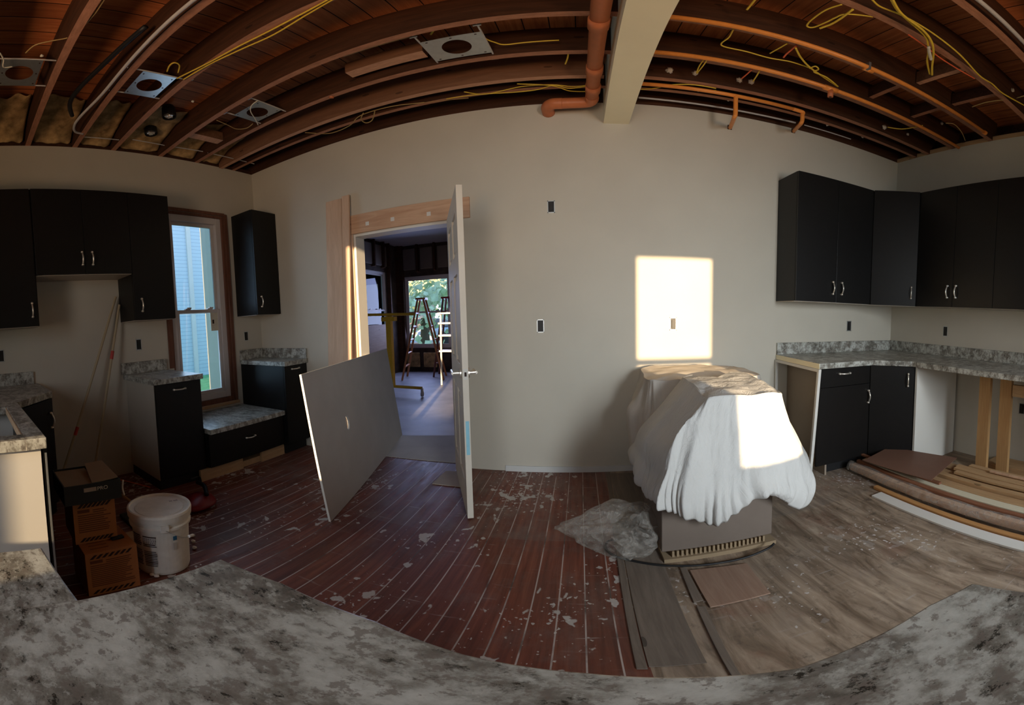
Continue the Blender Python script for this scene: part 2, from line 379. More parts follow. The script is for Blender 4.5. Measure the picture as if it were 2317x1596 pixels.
# ------------------------------------------------------------------ room shell
L, R, D, H, ZD = 3.138, 3.0, 2.914, 3.018, 3.24
YR = -1.9; T = .12
def wall(name, mat, axis, pos, th, a0, a1, z0, z1, holes=(), label=None, cat='wall'):
    """wall in plane axis=pos, thickness th, spanning a0..a1, with rectangular holes (a,b,zlo,zhi)"""
    A = sorted({a0, a1, *[h[0] for h in holes], *[h[1] for h in holes]}); Z = sorted({z0, z1, *[h[2] for h in holes], *[h[3] for h in holes]})
    mb = MB()
    for i in range(len(A)-1):
        for k in range(len(Z)-1):
            ca, cz = (A[i]+A[i+1])/2, (Z[k]+Z[k+1])/2
            if any(h[0] < ca < h[1] and h[2] < cz < h[3] for h in holes): continue
            p0, p1 = min(pos, pos+th), max(pos, pos+th)
            if axis == 'x': mb.box(p0, p1, A[i], A[i+1], Z[k], Z[k+1])
            else: mb.box(A[i], A[i+1], p0, p1, Z[k], Z[k+1])
    bmesh.ops.remove_doubles(mb.bm, verts=mb.bm.verts, dist=1e-5)
    return tag(struct(mb, name, mat, label), None, cat)
DX0, DX1, DZ = -1.87, -.985, 2.035                       # doorway
W1 = (1.79, 2.49, .50, 2.44)                            # window in the left wall (y0, y1, z0, z1)
struct(MB().box(-L-.2, R+.2, YR-.2, D+.08, -.1, 0), 'floor', FLOOR, 'red-brown plank floor with paint splashes and worn grey boards')
wall('wall_left', WALL, 'x', -L, -T, YR-T, D, 0, H, [W1], 'painted left wall with the tall window')
wall('wall_back', WALL, 'y', D, T, -4.2, R+T, 0, H, [(DX0, DX1, 0, DZ)], 'painted back wall with doorway and square of sunlight')
wall('wall_right', WALL, 'x', R, T, YR-T, D, 0, H, label='painted right wall above the L-shaped worktop')
wall('wall_rear', WALL, 'y', YR, -T, -L-T, R+T, 0, ZD, [(1.345, 1.955, .94, 1.395), (1.345, 1.955, 1.44, 2.23), (-1.005, -.12, .70, 2.45)])
struct(MB().box(-L-.3, R+.3, YR-.2, D+.2, ZD, ZD+.03), 'ceiling', DECK, 'reddish board deck above the open joists')
struct(MB().box(-L-T, R+T, D, D+T, H, ZD), 'trim_1', JOIST, 'dark timber above the back wall')
struct(MB().box(-L-T, -L+.0, YR, D, H, H+.045), 'trim_2', JOIST, 'dark timber plate on the left wall')
struct(MB().box(-L-T-.02, -L-T, YR, D, H, ZD), 'trim_3', JOIST)
struct(MB().box(R-.012, R+.09, YR, D, H, H+.042), 'trim_4', WY, 'light pine plate on top of the right wall')
struct(MB().box(R+T, R+T+.02, YR, D, H, ZD), 'trim_5', JOIST)
struct(MB().box(-.6, 1.55, D-.012, D, .0, .05), 'baseboard_back', paint('primed_wall_foot', (.60, .60, .58), .8), 'pale strip at the foot of the back wall')
# dropped beam
tag(struct(MB().prism([(.175, YR), (.19, D), (.375, D), (.36, YR)], 2.815, ZD), 'ceiling_beam', CREAM, 'broad cream-painted beam dropped below the joists'), None, 'beam')
# ------------------------------------------------------------------ next room
NX, NY, NZ = -4.1, 8.2, 2.95
struct(MB().box(NX-.1, 1.5, D+.08, NY+.1, -.1, -.004), 'floor_next_room', FLOORN, 'grey dusty floor of the next room')
struct(MB().box(NX-.1, 1.5, D+T, NY+.1, NZ, NZ+.03), 'ceiling_next_room', WALLN, 'pale plasterboard ceiling of the next room')
a, b = at(818, 611, X=NX), at(873, 611, X=NX)
W2 = (min(a.y, b.y), max(a.y, b.y), at(840, 800, X=NX).z-.1, at(845, 612, X=NX).z)
a, b = at(912, 628, Y=NY), at(1018, 628, Y=NY)
W3 = (a.x, b.x, at(950, 788, Y=NY).z, a.z)
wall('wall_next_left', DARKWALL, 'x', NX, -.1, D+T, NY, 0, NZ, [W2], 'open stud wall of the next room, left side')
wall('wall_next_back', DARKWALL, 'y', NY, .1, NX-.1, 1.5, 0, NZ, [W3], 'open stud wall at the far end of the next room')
wall('wall_next_right', WALLN, 'x', 1.5, .1, D+T, NY, 0, NZ)
def window(n, axis, pos, hole, mat, frame=.05, rail=None, inset=.05, label=None, glassin=.03):
    a0, a1, z0, z1 = hole; sg = -1 if axis == 'x' else 1
    def bx(mb, p, q, z, y, d0, d1):
        lo, hi = sorted((pos+sg*d0, pos+sg*d1))
        if axis == 'x': mb.box(lo, hi, p, q, z, y)
        else: mb.box(p, q, lo, hi, z, y)
    root = thing('window_%d' % n, label, 'window', (pos, (a0+a1)/2, z0) if axis == 'x' else ((a0+a1)/2, pos, z0)); root['kind'] = 'structure'
    rail = rail or (z0+z1)/2
    m = MB(); f = frame
    bx(m, a0, a0+f, z0, z1, inset, inset+.07); bx(m, a1-f, a1, z0, z1, inset, inset+.07); bx(m, a0+f, a1-f, z0, z0+f, inset, inset+.07); bx(m, a0+f, a1-f, z1-f, z1, inset, inset+.07)
    m.build('window_frame', mat, root, bevel=.004)
    for nm, lo, hi, dd in (('lower_sash', z0+f, rail+.02, .0), ('upper_sash', rail-.02, z1-f, .03)):
        m = MB(); g = .035; A0, A1 = a0+f, a1-f; d0 = inset+.012+dd
        bx(m, A0, A0+g, lo, hi, d0, d0+.025); bx(m, A1-g, A1, lo, hi, d0, d0+.025); bx(m, A0+g, A1-g, lo, lo+g, d0, d0+.025); bx(m, A0+g, A1-g, hi-g, hi, d0, d0+.025)
        s_ = m.build(nm, mat, root, bevel=.003)
        m = MB(); bx(m, A0+g, A1-g, lo+g, hi-g, d0+.01, d0+.014); m.build('glass', GLASS, s_)
    for q in (.3, .7):
        m = MB(); c = a0+(a1-a0)*q; bx(m, c-.03, c+.03, rail+.02, rail+.03, inset-.005, inset+.03); bx(m, c-.012, c+.035, rail+.03, rail+.042, inset-.005, inset+.012); m.build('sash_lock', mat, root, bevel=.002)
    return root
w1 = window(1, 'x', -L, (1.79+.02, 2.49-.03, .50+.05, 2.44-.025), VINYL, .065, 1.44, .03, 'tall white sash window in the left wall')
m = MB()
for y0, y1, z0, z1 in ((1.79, 1.81, .5, 2.44), (2.46, 2.49, .5, 2.44), (1.81, 2.46, .5, .55), (1.81, 2.46, 2.415, 2.44)): m.box(-L-T, -L-.01, y0, y1, z0, z1)
m.build('window_lining', OLDW, w1)
m = MB()
for y0, y1, z0, z1 in ((2.485, 2.52, .48, 2.46), (1.74, 1.79, .92, 2.46), (1.79, 2.485, 2.44, 2.47)): m.box(-L-.004, -L+.012, y0, y1, z0, z1)
m.build('stained_trim_edge', OLDW, w1)
m = MB(); m.box(-L-.005, -L+.03, 1.76, 2.53, .475, .505); m.build('window_sill', WY, w1, bevel=.004)
p = at(475, 708, X=-L-.05); q = at(494, 748, X=-L-.05)
m = MB(); m.box(-L-.046, -L-.044, min(p.y, q.y), max(p.y, q.y), q.z, p.z); m.build('sticker', LABEL, w1)
m = MB(); m.box(-L-.044, -L-.043, min(p.y, q.y)+.02, min(p.y, q.y)+.04, (p.z+q.z)/2-.02, (p.z+q.z)/2+.02); m.build('printed_mark', INK, w1)
window(2, 'x', NX, W2, VINYL, .05, at(845, 703, X=NX).z, .02, 'left sash window of the next room, sky and brick behind')
window(3, 'y', NY, W3, VINYL, .06, at(950, 707, Y=NY).z, .02, 'far window of the next room behind the stepladders')
# studs and insulation round the bay
st = 'wall studs of the next room'; ORD = ['first', 'second', 'third', 'fourth', 'fifth', 'sixth']; sn = iter(ORD*2)
for x in [NX+.02, -3.98, W3[0]-.05, W3[0]+.38, W3[0]+.80, W3[1]+.02]:
    z0 = W3[3]+.1 if W3[0]+.1 < x < W3[1]-.1 else 0
    tag(MB().box(x, x+.04, NY-.09, NY-.002, z0, NZ).build('wall_stud', JOIST), next(sn)+' bare dark stud from the left in the far wall of the next room', 'stud', st)
for y in [W2[0]-.45, W2[0]-.05, W2[0]+.4, W2[0]+.8, W2[1]+.02, NY-.14]:
    z0 = W2[3]+.08 if W2[0]+.1 < y < W2[1]-.1 else 0
    tag(MB().box(NX+.002, NX+.09, y, y+.04, z0, NZ).build('wall_stud', JOIST), next(sn)+' bare dark stud from the near end in the left wall of the next room', 'stud', 'left wall studs of the next room')
for x0, x1 in ((W3[0]+.0, W3[0]+.37), (W3[0]+.43, W3[0]+.79), (W3[0]+.85, W3[1])):
    tag(MB().box(x0+.03, x1-.02, NY-.05, NY-.004, W3[3]+.15, NZ-.08).build('insulation_batt', CARD, bevel=.02), ('left' if x0 < W3[0]+.1 else 'middle' if x0 < W3[0]+.6 else 'right')+' brown insulation bay above the far window', 'insulation', 'insulation above the far window')
for y0, y1 in ((W2[0]-.0, W2[0]+.39), (W2[0]+.45, W2[0]+.79), (W2[0]+.86, W2[1])):
    if y1 > y0+.1: tag(MB().box(NX+.004, NX+.05, y0+.03, y1-.02, W2[3]+.12, NZ-.08).build('insulation_batt', CARD, bevel=.02), ('near' if y0 < W2[0]+.1 else 'middle' if y0 < W2[0]+.6 else 'far')+' brown insulation bay above the left bay window', 'insulation', 'insulation above the left bay window')
tag(MB().box(NX+.1, NX+.12, W2[0]-.2, W2[1]-.1, .15, at(845, 736, X=NX+.1).z).build('plywood_sheet', PINKB), 'plywood sheet standing in front of the left bay window', 'board')
for x0, x1 in ((W3[0]+.03, W3[0]+.36), (W3[0]+.45, W3[0]+.78)):
    tag(MB().box(x0, x1, NY-.04, NY-.003, .1, W3[2]-.1).build('insulation_batt', INSUL, bevel=.02), 'insulation below the far window', 'insulation', 'insulation below the far window')
# stepladders
def ladder(label, cx, cy, h, ax, wd, sp_, rot, mat, capmat):
    root = thing('stepladder', label, 'ladder', (cx, cy, 0)); c, s = math.cos(rot), math.sin(rot)
    def P(a, b, z): return V(cx+a*c-b*s, cy+a*s+b*c, z)
    for sg, nm in ((-1, 'front_rail'), (1, 'back_rail')):
        for e2 in (-1, 1):
            MB().tube([P(sg*sp_, e2*wd, 0), P(sg*.06, e2*wd*.6, h)], .022, 6, False).build(nm, mat, root)
        for k in range(1, 6):
            f = k/6; x = sg*(sp_*(1-f)+.06*f); ww = wd*(1-f)+wd*.6*f
            MB().tube([P(x, -ww, h*f), P(x, ww, h*f)], .018 if sg < 0 else .012, 6, False).build('step', mat, root)
    mb = MB(); mb._hex([P(a, b, z) for z in (h, h+.04) for a, b in ((-.1, -wd*.7), (.1, -wd*.7), (.1, wd*.7), (-.1, wd*.7))]); mb.build('top_cap', capmat, root)
t_ = at(954, 679, Y=7.3); ladder('orange stepladder standing nearest the doorway in the next room', t_.x, 7.3, t_.z, 0, .27, .42, .25, LADW, LADW)
t_ = at(1000, 677, Y=7.7); ladder('taller stepladder with red top behind the orange one', t_.x+.12, 7.7, t_.z, 0, .22, .30, .1, flat('dark_red_ladder', (.16, .06, .05)), RED)
# drywall lift
lift = thing('drywall_lift', 'yellow drywall lift with cross arm and caster in the next room', 'tool', tuple(at(878, 870, Y=5.6)))
p0, p1 = at(828, 713, Y=5.6), at(938, 711, Y=5.6)
MB().tube([p0, p1], .022, 8, False).build('cross_arm', YTOOL, lift)
pa, pb = at(880, 716, Y=5.6), at(868, 860, Y=5.6)
MB().box(pa.x-.045, pa.x+.045, 5.56, 5.64, .12, pa.z).build('mast', YTOOL, lift)
MB().box(pa.x-.12, pa.x+.12, 5.55, 5.65, pa.z-.08, pa.z-.01).build('cradle', YTOOL, lift)
q = at(958, 884, Y=5.6); MB().tube([V(pa.x, 5.6, .14), V(q.x, 5.55, .14)], .025, 8, False).build('base_leg', YTOOL, lift)
cst = MB().box(q.x-.015, q.x+.015, 5.53, 5.57, .05, .14).build('caster_fork', STEEL, lift)
MB().tube([V(q.x-.012, 5.55, .045), V(q.x+.012, 5.55, .045)], .045, 14, False).build('caster_wheel', WPIPE, cst)
# white trestle, right behind the open door
p = at(1006, 800, Y=6.6)
tr = thing('trestle', 'white trestle half hidden behind the open door', 'trestle', (p.x, 6.6, 0))
for k, zz in enumerate((.62, .9, 1.12, 1.3)): MB().box(p.x-.07, p.x+.25, 6.5, 6.7, zz, zz+.03).build('shelf', WHITEP, tr)
for dx in (-.05, .2): MB().tube([V(p.x+dx*1.6, 6.6, 0), V(p.x+dx, 6.6, 1.33)], .018, 8, False).build('leg', WHITEP, tr)
# ------------------------------------------------------------------ outdoors
struct(MB().box(-40, 30, -25, 45, -.17, -.12), 'ground', GRASS, 'green lawn outside')
nh = thing('neighbour_house', 'pale blue sided house outside the left window', 'house', (-9.8, 3, -.12))
MB().box(-10.1, -9.5, -12, 14, -.12, 8).build('siding_wall', SIDE, nh)
MB().box(-9.5, -5.5, -12.4, -11.6, -.12, 8).build('added_sun_blocker', SIDE, nh)  # unseen block added to keep direct sun off the siding
for px in (424, 468):
    y = at(px, 600, X=-9.5).y; MB().box(-9.5, -9.45, y, y+.14, -.12, 8).build('seam_glint_strip', WHITEP, nh)  # white strips put in for a siding seam and bright sun reflections
bh = thing('brick_building', 'brick building beyond the left window of the next room', 'building', (-16, 24, -.12))
MB().box(-20, -10.6, 24, 27, -.12, 3.4).build('brick_wall', BRICK, bh); MB().box(-16.3, -11.5, 23.9, 24.4, 3.4, 5.0).build('upper_storey', BRICK, bh); MB().box(-12.9, -12.2, 23.93, 24, 1.2, 2.4).build('window_pane', GREYINK, bh)
struct(MB().box(-30, 20, 15, 22, -.12, -.11), 'ground_street', ASPH)
def tree(label, x, y, h, r, seed):
    t = thing('tree', label, 'tree', (x, y, -.12)); random.seed(seed)
    MB().tube([V(x, y, -.12), V(x+.1, y, h*.55)], .18, 8).build('trunk', BARK, t)
    mb = MB()
    for i in range(900):
        a, b2, c2 = (max(-1, min(1, random.gauss(0, .42))) for _ in range(3))
        c = V(x+a*r, y+b2*r, h+c2*r*.8); s = random.uniform(.06, .17)
        d1 = V(random.uniform(-1, 1), random.uniform(-1, 1), random.uniform(-1, 1)).normalized()*s; d2 = d1.orthogonal().normalized()*s
        v = [mb.bm.verts.new(c+q) for q in (d1, d2, -d1, -d2)]; mb.bm.faces.new(v)
    mb.build('crown', LEAF, t)
p = at(955, 660, Y=13); tree('leafy tree beyond the far window of the next room', p.x, 13, p.z, 2.3, 3)
p = at(1010, 640, Y=19.5); tree('tree to the right beyond the far window', p.x, 19.5, p.z+.3, 2.2, 5)
p = at(866, 650, Y=17); tree('tree beyond the left bay window', p.x-.2, 17, p.z+.4, 1.7, 9)
p = at(965, 770, Y=18)
cr_ = thing('car', 'pale car parked in the street beyond the far window', 'car', (p.x, 18, -.11))
MB().prism([(p.x-2, 17.2), (p.x+2, 17.2), (p.x+2, 18.8), (p.x-2, 18.8)], .10, .70).build('body', CARP, cr_, bevel=.12)
MB().prism([(p.x-1.1, 17.35), (p.x+1.1, 17.35), (p.x+1.1, 18.65), (p.x-1.1, 18.65)], .70, 1.15).build('cabin', GREYINK, cr_, bevel=.15)
for dx in (-1.3, 1.3): MB().tube([V(p.x+dx, 17.15, .19), V(p.x+dx, 17.35, .19)], .3, 16, False).build('wheel', RUB, cr_)
random.seed(7)
# ------------------------------------------------------------------ cabinets
def handle(parent, fr, a, z, ori, ln=.1):
    o, u, n = fr; mb = MB()
    pts = []
    for k in range(9):
        f = k/8; s = (f-.5)*ln; bow = .012+.02*math.sin(math.pi*f)
        pts.append(o+u*(a+(s if ori == 'h' else 0))+n*(.0+bow)+V(0, 0, z+(s if ori == 'v' else 0)))
    mb.tube(pts, .0062, 8)
    for e2 in (-.5, .5):
        c = o+u*(a+(e2*ln if ori == 'h' else 0))+V(0, 0, z+(e2*ln if ori == 'v' else 0))
        mb.tube([c, c+n*.014], [.008, .01], 10, False); mb.ball(c+n*.014, .0095, 2)
    return mb.build('handle', CHROME, parent, smooth=True)
def cabinet(name, label, cat, origin, u, n, width, depth, z0, z1, fronts, body=BLACK, under=None, group=None, side=None, inner=None):
    """fronts: (kind, a0, a1, z0, z1, handle_a, handle_z, orient)"""
    u, n = V(*u, 0), V(*n, 0); fr = (V(*origin, 0), u, n); c = fr[0]+u*width/2-n*depth/2
    root = thing(name, label, cat, (c.x, c.y, z0), group)
    MB().fbox(fr, 0, width, -depth, -.02, z0, z1).build('body', body, root)
    if under: MB().fbox(fr, .0, width, -depth, -.021, z0-.004, z0-.0002).build('underside', under, root)
    if side:
        for s_ in side.split(','):
            if s_ == 'l': MB().fbox(fr, -.004, -.0003, -depth, -.02, z0, z1).build('side_panel', MELA if cat == 'base cabinet' else BLACK, root)
    for k, a0, a1, b0, b1, ha, hz, ori in fronts:
        d = MB().fbox(fr, a0+.0015, a1-.0015, -.0195, 0, b0+.0015, b1-.0015).build(k, BLACK, root, bevel=.0015)
        if ha is not None: handle(d, fr, ha, hz, ori)
    return root
ZT, ZB = 2.45, 1.372
FX = -L+.32
def ly(px, py, X=FX): return at(px, py, X=X).y
yA = ly(88, 700); yB = ly(302, 650); yC = ly(390, 600)
zh = at(190, 620, X=FX).z
cabinet('wall_cabinet', 'black wall cabinet at the left edge, one door', 'wall cabinet', (FX, -.25), (0, 1), (1, 0), yA+.25, .318, ZB, ZT, [('door', 0, .25+yA-.01, ZB, ZT, .25+yA-.05, ZB+.12, 'v')], under=MELA)
cabinet('wall_cabinet', 'short black double cabinet over the empty stove gap', 'wall cabinet', (FX, yA), (0, 1), (1, 0), yB-yA, .318, zh, ZT, [('door', 0, (yB-yA)/2, zh, ZT, ly(186, 590)-yA, zh+.12, 'v'), ('door', (yB-yA)/2, yB-yA, zh, ZT, ly(209, 590)-yA, zh+.12, 'v')], under=MELA)
cabinet('wall_cabinet', 'narrow black wall cabinet beside the window', 'wall cabinet', (FX, yB), (0, 1), (1, 0), yC-yB, .318, ZB, ZT, [('door', 0, yC-yB, ZB, ZT, ly(321, 697)-yB, ZB+.12, 'v')], under=MELA)
cabinet('wall_cabinet', 'small black corner cabinet right of the window', 'wall cabinet', (FX, 2.584), (0, 1), (1, 0), D-2.586, .318, ZB, ZT, [('door', 0, D-2.588, ZB, ZT, ly(591, 690)-2.584, ZB+.13, 'v')], under=MELA)
# right uppers
FY = D-.32; FXR = R-.32
xm = (at(1883, 660, Y=FY).x+at(1900, 660, Y=FY).x)/2
cabinet('wall_cabinet', 'wide black double wall cabinet on the back wall', 'wall cabinet', (1.60, FY), (1, 0), (0, -1), .79, .318, ZB, ZT, [('door', .0, .395, ZB, ZT, at(1883, 660, Y=FY).x-1.6, ZB+.12, 'v'), ('door', .395, .79, ZB, ZT, at(1903, 660, Y=FY).x-1.6, ZB+.12, 'v')], under=MELA)
cc = thing('corner_wall_cabinet', 'black diagonal wall cabinet in the right corner', 'wall cabinet', (2.75, 2.65, ZB))
MB().prism([(2.392, D-.002), (2.392, FY+.02), (2.40, FY+.012), (2.672, 2.31), (FXR+.01, 2.306), (R-.002, 2.306), (R-.002, D-.002)], ZB, ZT).build('body', BLACK, cc)
MB().prism([(2.392, D-.002), (2.392, FY+.02), (2.672, 2.32), (R-.002, 2.306), (R-.002, D-.002)], ZB-.004, ZB-.0003).build('underside', MELA, cc)
uu = V(.29, -.29, 0); dl = uu.length; uu.normalize(); nn = V(-uu.y*-1, uu.x*-1, 0)
nn = V(-.7071, -.7071, 0); fr = (V(2.39, FY, 0)+nn*.006, uu, nn)
d_ = MB().fbox(fr, .002, dl-.002, -.015, .004, ZB, ZT).build('door', BLACK, cc, bevel=.0015); handle(d_, fr, dl-.045, ZB+.12, 'v')
def ry(px, py, X=FXR): return at(px, py, X=X).y
yE, yM = ry(2250, 600), ry(2158, 600)
cabinet('wall_cabinet', 'black double wall cabinet on the right wall, glossy in the light', 'wall cabinet', (FXR, 2.304), (0, -1), (-1, 0), 2.304-yE, .318, ZB, ZT, [('door', 0, 2.304-yM, ZB, ZT, 2.304-ry(2144, 675), ZB+.13, 'v'), ('door', 2.304-yM, 2.304-yE, ZB, ZT, 2.304-ry(2163, 675), ZB+.13, 'v')], under=MELA)
cabinet('wall_cabinet', 'black wall cabinet at the right edge', 'wall cabinet', (FXR, yE), (0, -1), (-1, 0), .8, .318, ZB, ZT, [('door', 0, .4, ZB, ZT, .35, ZB+.13, 'v'), ('door', .4, .8, ZB, ZT, .45, ZB+.13, 'v')], under=MELA)
# left base run
cabinet('base_cabinet', 'tall-door black base cabinet with beige side, left of the window', 'base cabinet', (-2.59, 1.30), (0, 1), (1, 0), .41, .546, .09, .872, [('door', 0, .41, .1, .872, ly(405, 880, -2.59)-1.30, at(405, 881, X=-2.58).z, 'h')], side='l', body=BLACK)
tag(MB().box(-3.136, -2.63, 1.305, 1.70, 0, .088).build('cabinet_plinth', RUB), 'dark plinth under the tall-door cabinet', 'plinth')
def counter(name, label, parts, z0=.872, z1=.914, splash=(), ends=()):
    root = thing(name, label, 'worktop', (sum(p[0] for p in parts[0])/len(parts[0]), sum(p[1] for p in parts[0])/len(parts[0]), z0))
    m = MB()
    for p in parts: m.prism(p, z0, z1)
    bmesh.ops.remove_doubles(m.bm, verts=m.bm.verts, dist=1e-5)
    m.build('top', LAM, root, bevel=.003)
    for p in splash: MB().prism(p, z1, 1.015).build('backsplash', LAM, root, bevel=.002)
    return root
counter('worktop', 'small mottled worktop on the tall-door cabinet', [[(-3.137, 1.27), (-2.555, 1.27), (-2.555, 1.715), (-3.137, 1.715)]], splash=[[(-3.137, 1.255), (-3.115, 1.255), (-3.115, 1.70), (-3.137, 1.70)]])
bx0, by0, by1, bz = -2.515, 1.722, 2.575, .45
cabinet('window_seat_cabinet', 'low black drawer unit under the window', 'base cabinet', (bx0-.03, by0), (0, 1), (1, 0), by1-by0, .58, .11, bz-.042, [('drawer', 0, by1-by0, .11, bz-.042, ly(566, 988, bx0-.03)-by0, at(566, 988, X=bx0-.03).z, 'h')])
counter('window_seat_worktop', 'low mottled window-seat top below the window', [[(-3.137, by0), (bx0, by0), (bx0, by1), (-3.137, by1)]], bz-.042, bz)
tag(MB().box(-3.1, -2.60, by0+.02, by1+.02, 0, .055).build('floor_batten', WX), 'low pine batten under the window-seat unit', 'batten')
tag(MB().box(-2.60, -2.575, by0-.08, by0+.36, .0, .10).build('toe_board', WY), 'raw pine toe board under the left half of the drawer unit', 'board')
tag(MB().box(-2.60, -2.575, by0+.58, by1+.02, .0, .10).build('toe_board', WY), 'raw pine toe board under the right half of the drawer unit', 'board')
cabinet('base_cabinet', 'black corner base cabinet between window seat and back wall', 'base cabinet', (-2.505, 2.59), (0, 1), (1, 0), D-2.592, .63, .09, .872, [('door', 0, D-2.594, .1, .872, ly(667, 834, -2.505)-2.59, at(667, 834, X=-2.5).z, 'h')])
tag(MB().box(-3.1, -2.56, 2.60, 2.90, 0, .088).build('cabinet_plinth', RUB), 'dark plinth under the corner base cabinet', 'plinth')
counter('worktop', 'small mottled worktop in the corner by the back wall', [[(-3.137, 2.577), (-2.484, 2.577), (-2.484, 2.912), (-3.137, 2.912)]], splash=[[(-3.137, 2.58), (-3.115, 2.58), (-3.115, 2.89), (-3.137, 2.89)], [(-3.137, 2.892), (-2.49, 2.892), (-2.49, 2.912), (-3.137, 2.912)]])
# sink run (L shape) at the far left
sk = counter('sink_worktop', 'L-shaped mottled worktop with an empty sink cutout', [[(-3.137, -.7), (-3.137, .522), (-2.585, .522), (-2.245, .243), (-2.12, .243), (-2.12, -.7)], [(-2.12, .243), (-1.365, .243), (-1.365, .168), (-2.12, .168)], [(-1.455, .168), (-1.365, .168), (-1.365, -.45), (-1.455, -.45)], [(-2.12, -.33), (-1.455, -.33), (-1.455, -.7), (-2.12, -.7)]], splash=[[(-3.137, -.7), (-3.115, -.7), (-3.115, .485), (-3.137, .485)]])
m = MB(); m.box(-2.12, -1.455, .163, .168, .873, .909); m.box(-1.46, -1.455, -.33, .168, .873, .909); m.build('cutout_edge', PB, sk)
sb = thing('sink_base_cabinet', 'black sink base cabinet with sunlit white end panel', 'base cabinet', (-1.8, -.1, 0))
m = MB(); m.box(-2.2, -1.392, -.40, -.38, .0, .872); m.box(-2.2, -1.392, -.38, .2, .0, .1); m.box(-2.2, -2.18, -.38, .2, .1, .872); m.build('body', WMEL, sb)
MB().box(-1.4, -1.385, -.40, .222, 0, .870).build('end_panel', WMEL, sb)
MB().box(-2.2, -1.40, .2, .222, .0, .872).build('face_frame', BLACK, sb)
MB().box(-2.2, -1.39, .228, .246, .1, .865).build('door', BLACK, sb, bevel=.002)
MB().box(-1.387, -1.384, .236, .243, .02, .85).build('edge_strip', STEEL, sb)
cb = thing('corner_base_cabinet', 'black diagonal base cabinet in the dark corner under the L-shaped worktop', 'base cabinet', (-2.7, .1, 0))
MB().prism([(-3.136, -.4), (-3.136, .50), (-2.62, .50), (-2.24, .19), (-2.21, -.4)], 0, .871).build('body', BLACK, cb)
u_ = V(-2.245+2.60, .215-.50, 0); wl_ = u_.length; u_.normalize(); fr = (V(-2.60, .505, 0), u_, V(-u_.y, u_.x, 0))
d_ = MB().fbox(fr, 0, wl_, .0, .018, .1, .865).build('door', BLACK, cb, bevel=.002); handle(d_, (fr[0]+fr[2]*.018, fr[1], fr[2]), .05, .72, 'v')
# near worktops around the photographer
counter('peninsula_worktop', 'pale daylit strip of mottled worktop at the lower left', [[(-.60, -.9), (-.60, .085), (-.30, .108), (-.30, -.9)]])
MB_ = MB().box(-.57, -.32, -.9, .07, 0, .870); tag(MB_.build('peninsula_cabinet', BLACK), 'dark cabinet under the pale daylit worktop strip', 'base cabinet')
s_ = (CAMH-.957)/(CAMH-.914)
ipx = [(500, 1265), (640, 1320), (850, 1405), (1050, 1480), (1330, 1522), (1600, 1530), (1800, 1512), (2000, 1430), (2100, 1370), (2200, 1320), (2317, 1340)]
ip = [at(x, y, Z=.957) for x, y in ipx]
poly = [(-.386, -.8)]+[(p.x, p.y) for p in ip]+[(.42, .0), (.42, -.8)]
isl = thing('island_worktop', 'big dark mottled island worktop across the bottom of the picture', 'worktop', (0, -.2, .925))
MB().prism(poly, .925, .957).build('top', LAM, isl, bevel=.002)
tag(MB().box(-.28, .26, -.75, .10, 0, .924).build('island_cabinet', BLACK, bevel=.003), 'dark base under the island worktop', 'base cabinet')
# right L worktop
q = {k: at(*v, Z=.914) for k, v in dict(a=(1860.4, 822.8), b=(1974.5, 815.1), c=(2057, 819.3), d=(2317, 851.6)).items()}
xr0 = 1.613; yF = 2.26; xF = q['d'].x
b0, c0 = (q['b'].x, yF), (xF, q['c'].y)
rc = counter('corner_worktop', 'long L-shaped mottled worktop in the right corner', [[(xr0, 2.912), (xr0, yF), b0, c0, (xF, -.6), (2.998, -.6), (2.998, 2.912)]], splash=[[(xr0, 2.892), (2.977, 2.892), (2.977, 2.912), (xr0, 2.912)], [(2.977, -.6), (2.998, -.6), (2.998, 2.912), (2.977, 2.912)]])
MB().box(xr0-.003, xr0, yF+.002, 2.91, .874, .912).build('raw_end', CREAM, rc)
# open-ended cabinet
oc = thing('open_end_cabinet', 'open-ended cabinet box with cream front edge, left end of the L worktop', 'base cabinet', (1.63, 2.6, 0))
m = MB()
m._hex([(1.565, 2.29, 0), (1.588, 2.29, 0), (1.588, 2.312, 0), (1.565, 2.312, 0), (1.598, 2.25, .872), (1.621, 2.25, .872), (1.621, 2.272, .872), (1.598, 2.272, .872)]); m.box(xr0-.015, xr0+.008, 2.272, 2.905, .852, .872); m.box(xr0-.015, xr0+.008, 2.885, 2.905, 0, .852)
m.build('edge_frame', WHITEP, oc)
MB().box(xr0+.11, xr0+.126, 2.312, 2.905, 0, .85).build('inner_panel', paint('brown_inner_panel', (.30, .24, .18), .6), oc)
MB().box(xr0+.008, xr0+.11, 2.33, 2.885, .10, .115).build('bottom_shelf', CARDT, oc)
yb_ = yF+.028
xd = b0[0]-.0
hz_ = at(1910, 845, Y=yb_); seam = at(1910, 874, Y=yb_).z; hv = at(1963, 897, Y=yb_)
cabinet('base_cabinet', 'black base cabinet with a drawer over a door, under the L worktop', 'base cabinet', (xr0+.13, yb_), (1, 0), (0, -1), xd-xr0-.13, .6, .10, .870, [('drawer', -.12, xd-xr0-.13, seam, .868, hz_.x-xr0-.13, hz_.z, 'h'), ('door', -.12, xd-xr0-.13, .1, seam, hv.x-xr0-.13, hv.z, 'v')])
c2 = thing('corner_base_cabinet', 'black diagonal base cabinet in the right corner with white side', 'base cabinet', (2.6, 2.5, 0))
ca, cb_ = V(b0[0]+.002, yF+.03, 0), V(xF+.03, c0[1], 0)
MB().prism([(ca.x, 2.86), (ca.x, ca.y+.03), (cb_.x+.02, cb_.y+.01), (2.97, cb_.y), (2.97, 2.86)], .10, .870).build('body', BLACK, c2)
